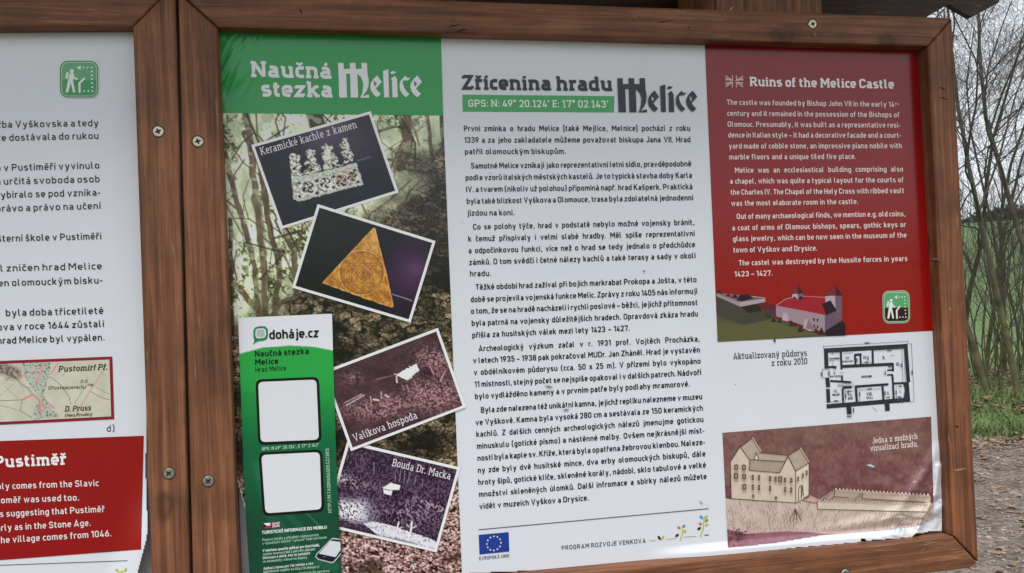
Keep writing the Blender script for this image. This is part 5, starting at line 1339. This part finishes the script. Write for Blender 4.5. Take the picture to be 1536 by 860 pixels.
# ------------------------------------------------------------------ narrow leaflet stuck over the sheet
leaflet = empty('leaflet', 'narrow green and white trail leaflet stuck over the left part of the castle poster', 'leaflet', tuple(W(440, 700, .004)))
LO = .0056
def LQ(u, v):
    """leaflet coordinates: u across, v = photo row at its left edge"""
    xl_ = np.interp(v, [477, 560, 700, 790, 900], [357.2, 360.2, 365.2, 369.5, 377]); xr_ = np.interp(v, [477, 560, 700, 790, 900], [498, 500.2, 504.5, 508.5, 514])
    return xl_ + (xr_ - xl_) * u, v - 6.2 * u * (1 + (v - 477) * .0012)
def leafprint(X, Y, u, v):
    bow = np.interp(u, [0, .25, .55, .8, 1], [531, 521.5, 518.5, 520.5, 526])
    w_ = np.array([214, 214, 220.])
    g_ = mix([50, 156, 72], [46, 150, 74], v)
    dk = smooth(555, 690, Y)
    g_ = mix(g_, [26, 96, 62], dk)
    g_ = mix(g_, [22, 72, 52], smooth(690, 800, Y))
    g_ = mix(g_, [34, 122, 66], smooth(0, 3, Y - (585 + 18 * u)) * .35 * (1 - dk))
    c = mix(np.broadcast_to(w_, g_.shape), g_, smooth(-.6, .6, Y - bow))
    for pts, wd, a_ in (([(390, 700), (410, 780), (470, 862)], 16, .16), ([(430, 770), (470, 812)], 8, .15), ([(452, 762), (478, 788)], 1.6, .35), ([(500, 850), (480, 842)], 14, .2)):
        d, _ = seg(X, Y, pts); c = mix(c, [120, 160, 136], smooth(wd, wd * .3, d) * a_)
    return c
uu, vv = np.meshgrid(np.linspace(0, 1, 110), np.linspace(477, 902, 330))
LX_, LY_ = LQ(uu, vv)
lc = leafprint(LX_, LY_, uu, (vv - 477) / 425)
lb = .004 * np.clip(1 - uu / .13, 0, 1) ** 2 * smooth(640, 800, vv)
idx = np.arange(uu.size).reshape(uu.shape)
fq = np.stack([idx[:-1, :-1], idx[:-1, 1:], idx[1:, 1:], idx[1:, :-1]], -1).reshape(-1, 4)
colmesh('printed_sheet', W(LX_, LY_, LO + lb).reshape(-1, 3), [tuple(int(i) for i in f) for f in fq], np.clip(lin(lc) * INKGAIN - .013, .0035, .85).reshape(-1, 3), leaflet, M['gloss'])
_ob = bump
def bump(px, py): return np.asarray(px) * 0
LI = LO + .0006
zd = lambda x, y: (370 + x / 9.557, 480 + y / 9.557)
ink = Ink(LI)
sp_ = [(205, 88), (270, 95), (302, 130), (306, 220), (290, 275), (240, 298), (170, 305), (125, 325), (92, 355), (110, 300), (96, 250), (95, 150), (125, 105)]
ink.poly([zd(*p) for p in sp_], S(44, 124, 84)); ink.poly([zd(*p) for p in ((195, 122), (250, 125), (275, 150), (278, 215), (255, 255), (190, 265), (145, 262), (125, 225), (128, 150), (150, 128))], S(206, 212, 208))
ink.poly([zd(*p) for p in ((160, 140), (240, 138), (258, 165), (255, 235), (190, 252), (145, 235), (142, 165))], S(168, 174, 174))
ink.build('speech_bubble', leaflet)
ink = Ink(LI)
text(ink, 'doháje.cz', *zd(326, 277), *zd(1032, 246), 13.6, S(22, 24, 30), w=.20, track=9)
ink.build('heading', leaflet)
DG = S(16, 44, 24)
ink = Ink(LI)
text(ink, 'Naučná stezka', *zd(118, 528), *zd(890, 486), 8.6, DG, w=.19, k=1.0); text(ink, 'Melice', *zd(122, 648), *zd(452, 628), 8.6, DG, w=.19); text(ink, 'Hrad Melice', *zd(125, 752), *zd(566, 724), 7.8, DG, w=.11, k=1.0)
ink.build('trail_name', leaflet)
z5 = lambda x, y: (330 + x / 3.91, 460 + y / 3.91)
z6 = lambda x, y: (330 + x / 3.91, 640 + y / 3.91)
def code_frame(f, c4, r):
    ink = Ink(LI)
    def rq(c, rad):
        c = [np.array(p, float) for p in c]; P = []
        for i in range(4):
            p, a, b = c[i], c[i - 1], c[(i + 1) % 4]
            s_ = p + (a - p) / np.hypot(*(a - p)) * rad; e_ = p + (b - p) / np.hypot(*(b - p)) * rad
            P += [tuple(s_ * (1 - t) ** 2 + p * 2 * t * (1 - t) + e_ * t * t) for t in (0, .2, .4, .6, .8, 1)]
        return P
    out = [f(*p) for p in c4]; cen = np.mean(out, 0)
    ink.poly(rq(out, r), S(24, 26, 30))
    inn = [tuple(np.array(p) + (cen - np.array(p)) / np.hypot(*(cen - np.array(p))) * 5.6) for p in out]
    o = ink.build('code_frame', leaflet)
    ink = Ink(LI + .0004); ink.poly(rq(inn, r * .75), S(208, 210, 214))
    ink.build('blank_code_field', o)
code_frame(z5, [(208, 428), (580, 412), (596, 796), (224, 812)], 10)
code_frame(z6, [(226, 152), (600, 134), (612, 500), (252, 526)], 10)
ink = Ink(LI)
text(ink, 'GPS: N 49° 20.124′, E 17° 2.143′', *z6(245, 141), *z6(578, 117), 5.0, S(190, 216, 196), w=.12, k=1.0, skew=.12)
text(ink, 'HTTP://M.TAGGMANAGER.CZ/3815', *z6(655, 505), *z6(638, 128), 5.2, S(176, 206, 184), w=.12, k=1.0, upright=False)
ink.build('coordinates', leaflet)
ink = Ink(LI)
zf = lambda x, y: (380 + x / 9.557, 770 + y / 9.557)
ink.poly([zf(145, 145), zf(243, 138), zf(245, 176), zf(190, 180)], S(226, 226, 226)); ink.poly([zf(190, 180), zf(245, 176), zf(246, 208), zf(150, 218)], S(176, 50, 66)); ink.poly([zf(143, 145), zf(192, 180), zf(148, 218)], S(30, 44, 70))
ink.poly([zf(268, 136), zf(374, 124), zf(378, 196), zf(272, 208)], S(120, 100, 130))
for a, b, w_, c in (((270, 138), (376, 194), 1.6, (226, 214, 220)), ((374, 126), (272, 206), 1.6, (226, 214, 220)), ((270, 138), (376, 194), .6, (170, 50, 70)), ((374, 126), (272, 206), .6, (170, 50, 70)), ((321, 130), (325, 202), 2.6, (226, 214, 220)), ((269, 172), (377, 160), 2.6, (226, 214, 220)), ((321, 130), (325, 202), 1.4, (180, 50, 70)), ((269, 172), (377, 160), 1.4, (180, 50, 70))): ink.line([zf(*a), zf(*b)], w_, S(*c))
ink.build('flags', leaflet)
ink = Ink(LI)
LW, LG = S(216, 226, 218), S(150, 190, 164)
text(ink, 'TURISTICKÉ INFORMACE DO MOBILU', *zf(125, 300), *zf(1052, 220), 4.6, LW, w=.21, k=1.05)
for s_, x0, y0, x1, y1, c, w_ in (('Poutové detaily o přírodních zajímavostech', 130, 402, 935, 326, LG, .16), ('a význačných místech "vyfocení" kódu telefonem', 130, 452, 1052, 362, LG, .15), ('V telefonu spusťte aplikaci pro čtení kódů,', 135, 556, 950, 474, LW, .18), ('vyfoťte čtvercový kód a potvrďte připojení.', 137, 610, 892, 530, LG, .17), ('Informace o místě, kde se nacházíte', 138, 660, 815, 590, LW, .15), ('se automaticky zobrazí na displeji', 138, 712, 768, 650, LG, .15), ('Aplikaci zdarma pro Váš telefon a více', 146, 812, 858, 736, LW, .14), ('podrobností najdete na http://m.dohaje.cz', 146, 858, 945, 782, LG, .16), ('zdarma lze dle operátora', 640, 884, 1090, 842, LG, .14)):
    text(ink, s_, *zf(x0, y0), *zf(x1, y1), 4.0, c, w=w_, k=1.0)
ink.build('small_print', leaflet)
ink = Ink(LI)
ink.poly([zf(885, 630), zf(905, 580), zf(1120, 362), zf(1150, 352), zf(1250, 372), zf(1256, 590), zf(1160, 705), zf(1120, 718), zf(930, 668)], S(176, 180, 186))
ink.poly([zf(900, 622), zf(918, 585), zf(1125, 372), zf(1250, 384), zf(1253, 572), zf(1150, 690), zf(1115, 700), zf(940, 655)], S(34, 38, 44))
ink.poly([zf(938, 580), zf(1105, 395), zf(1246, 412), zf(1250, 525), zf(1180, 628), zf(1160, 626)], S(200, 204, 208))
ink.poly([zf(1005, 618), zf(1035, 622), zf(1030, 632), zf(1000, 628)], S(110, 116, 120))
ink.build('phone_picture', leaflet)
bump = _ob

# ------------------------------------------------------------------ the neighbouring sheet
sheet2 = empty('poster', 'printed poster about the town history, only its right edge in the picture, corner curling', 'poster', (gL.x, -.001, CAMZ - .5), 'printed sheets in the notice boards')
EDGE2 = [(40, 214), (600, 222), (700, 219), (760, 221), (795, 222.5), (812, 220), (830, 215), (860, 207), (905, 196)]
def edge2(Y): return np.interp(Y, [p[0] for p in EDGE2], [p[1] for p in EDGE2])
sheet('paper', sheet2, np.unique(np.concatenate([np.arange(-1150, -60, 40.), np.arange(-60, 130, 6.), np.arange(130, 226, 1.6)])), np.unique(np.concatenate([np.arange(44, 640, 8.), np.arange(640, 908, 2.)])), lambda X, Y: X < edge2(Y), PAPER)
hiker_sign(sheet2, O2, lambda x, y: (80 + x * 80 / 860, 80 + y * 80 / 860), (58, 140, 84), (52, 108, 70))
LT = [[("žba Vyškovska a tedy", -5, 192, 148, 189.5), ("ře dostávala do rukou", -4, 212, 148, 208.5)],
      [("o v Pustiměři vyvinulo", -6, 257, 149.2, 253), ("á určitá svoboda osob", -6, 277.5, 149.8, 273.4), ("vybíralo se pod vznika-", -8, 297.7, 150.2, 293.6), ("právo a právo na učení", -6, 318, 151, 313.6)],
      [("šterní škole v Pustiměři", -4, 363, 152, 359.2)], [("yl zničen hrad Melice", -10, 407.8, 153, 404), ("len olomouckým bisku-", -8, 430, 153.6, 425.2)],
      [("byla doba třicetileté", 8.5, 474.5, 155.2, 471), ("ova v roce 1644 zůstali", -4, 496, 156, 490.6), ("hrad Melice byl vypálen.", -4, 516.2, 156.8, 511)]]
for p in LT: para(sheet2, O1, p, 10.3, BLACK, w=.15, k=1.06)
para(sheet2, O1, [("d)", 160, 648, 172, 647)], 10, BLACK, 'figure_letter', w=.12)
# old map in its red frame
ink = Ink(O1); ink.quad([(-60, 544), (168.4, 535), (171.3, 629), (-60, 640.5)], S(132, 38, 52)); mapf = ink.build('map_frame', sheet2)
zm = lambda x, y: (x / 6.617, 530 + y / 6.617)
def oldmap(X, Y, u, v):
    x = X * 6.617; y = (Y - 530) * 6.617
    c = mix([180, 178, 160], [204, 200, 182], fbm(X / 14, Y / 14, 3, 3))
    n = fbm(X / 2, Y / 2, 6, 2)
    town = np.maximum(inside(x, y, [(200, 90), (500, 90), (495, 200), (430, 420), (520, 560), (600, 620), (560, 640), (340, 660), (330, 560), (400, 460), (250, 250)]), 0) * 1.0
    c = mix(c, [158, 174, 160], town * .6)
    c = mix(c, [44, 50, 44], town * (hsh(np.floor(x / 9), np.floor(y / 9), 2) > .84))
    wood_ = smooth(90, 30, seg(x, y, [(-300, 150), (20, 150), (150, 200)])[0] + 40 * (n - .5))
    c = mix(c, [96, 80, 74], wood_ * (.35 + .55 * (n > .45)))
    for pl, wd, cl in ([[(60, 265), (120, 245), (180, 275), (220, 320), (280, 350), (320, 410)], 12, (70, 64, 56)], [[(60, 265), (120, 248), (180, 278), (220, 322), (280, 352), (322, 412)], 6, (206, 200, 176)], [[(200, 250), (260, 195), (380, 185)], 5, (200, 90, 100)], [[(410, 110), (405, 200), (365, 310)], 12, (214, 120, 124)], [[(405, 150), (400, 220), (372, 290)], 6, (214, 160, 156)],
                       [[(230, 460), (330, 410), (390, 470), (405, 640)], 10, (206, 120, 124)], [[(410, 520), (500, 540)], 12, (214, 140, 140)], [[(440, 460), (540, 550)], 5, (160, 70, 76)], [[(510, 200), (580, 90)], 7, (208, 120, 120)], [[(1040, 150), (740, 620)], 10, (150, 112, 100)], [[(1040, 150), (740, 620)], 6, (212, 184, 168)],
                       [[(500, 235), (600, 310), (690, 440), (700, 500)], 3, (70, 64, 58)], [[(840, 340), (740, 500)], 3, (96, 88, 80)], [[(900, 380), (1000, 440), (1090, 465)], 3, (80, 72, 66)], [[(940, 330), (1085, 410)], 3, (130, 120, 104)], [[(-200, 490), (220, 460), (200, 570), (320, 645)], 4, (104, 92, 80)], [[(0, 520), (100, 540), (190, 575)], 3, (120, 108, 92)], [[(60, 340), (180, 450)], 2, (140, 128, 108)], [[(0, 420), (140, 300)], 2, (140, 128, 108)], [[(620, 230), (660, 170)], 2, (80, 74, 66)], [[(820, 200), (870, 250)], 2, (140, 128, 108)], [[(1000, 180), (1085, 260)], 2, (150, 136, 116)]):
        d, _ = seg(x, y, pl); c = mix(c, cl, smooth(wd, wd * .5, d))
    return c
picture('map_print', mapf, [(-56, 548.5), (164, 539.6), (166.8, 624.8), (-56, 636)], O2, oldmap, 1.0)
MB_ = S(44, 38, 36)
for s_, x0, y0, x1, y1, cp, w_ in (('Pustomir† Pf.', 575, 186, 1062, 162, 58, .15), ('Z.O.', 796, 292, 876, 288, 26, .15), ('(Pustomierech)', 476, 360, 850, 350, 32, .13), ('778', 862, 330, 920, 326, 24, .16), ('D. Pruss', 640, 580, 900, 566, 54, .15), ('(Neu Prudny', 640, 634, 915, 618, 30, .17)):
    ink = Ink(O3); text(ink, s_, *zm(x0, y0), *zm(x1, y1), cp / 6.617, MB_, w=w_, slab=True, skew=.25, k=1); ink.build('place_name', mapf)
# red field with its text
red2 = picture('red_field', sheet2, [(-60, 664), (215.5, 653.8), (211.5, 824.5), (-60, 845)], O1, lambda X, Y, u, v: np.array([138, 18, 32]) + 0 * X[..., None], 4.0)
ink = Ink(O2); text(ink, 'Pustiměř', -9, 701.6, 99.6, 696.6, 16.6, S(236, 220, 220), w=.22, slab=True); ink.build('heading', sheet2)
para(sheet2, O2, [("bly comes from the Slavic", -4, 734.5, 148, 729.3), ("toměř was used too.", -4, 755.5, 118.6, 751), ("s suggesting that Pustiměř", 0, 775.8, 157, 768.2), ("arly as in the Stone Age.", -5, 797, 136, 789), ("the village comes from 1046.", -4, 815.5, 167, 804.6)], 9.6, S(238, 214, 212), w=.15, k=1.03)
ink = Ink(O1); ink.line([(-40, 849.5), (191, 841.2)], 1.0, S(70, 76, 96)); ink.build('rule', sheet2)
ink = Ink(O1)
for x, y, a, c in ((176, 856, .8, GRN), (182, 859, -1, GRN), (188, 855, -.8, GRN), (172, 863, .3, DK_)): ink.disc(x, y, 3.6, c, 1.8, 10, a)
ink.build('plant_emblem', sheet2)
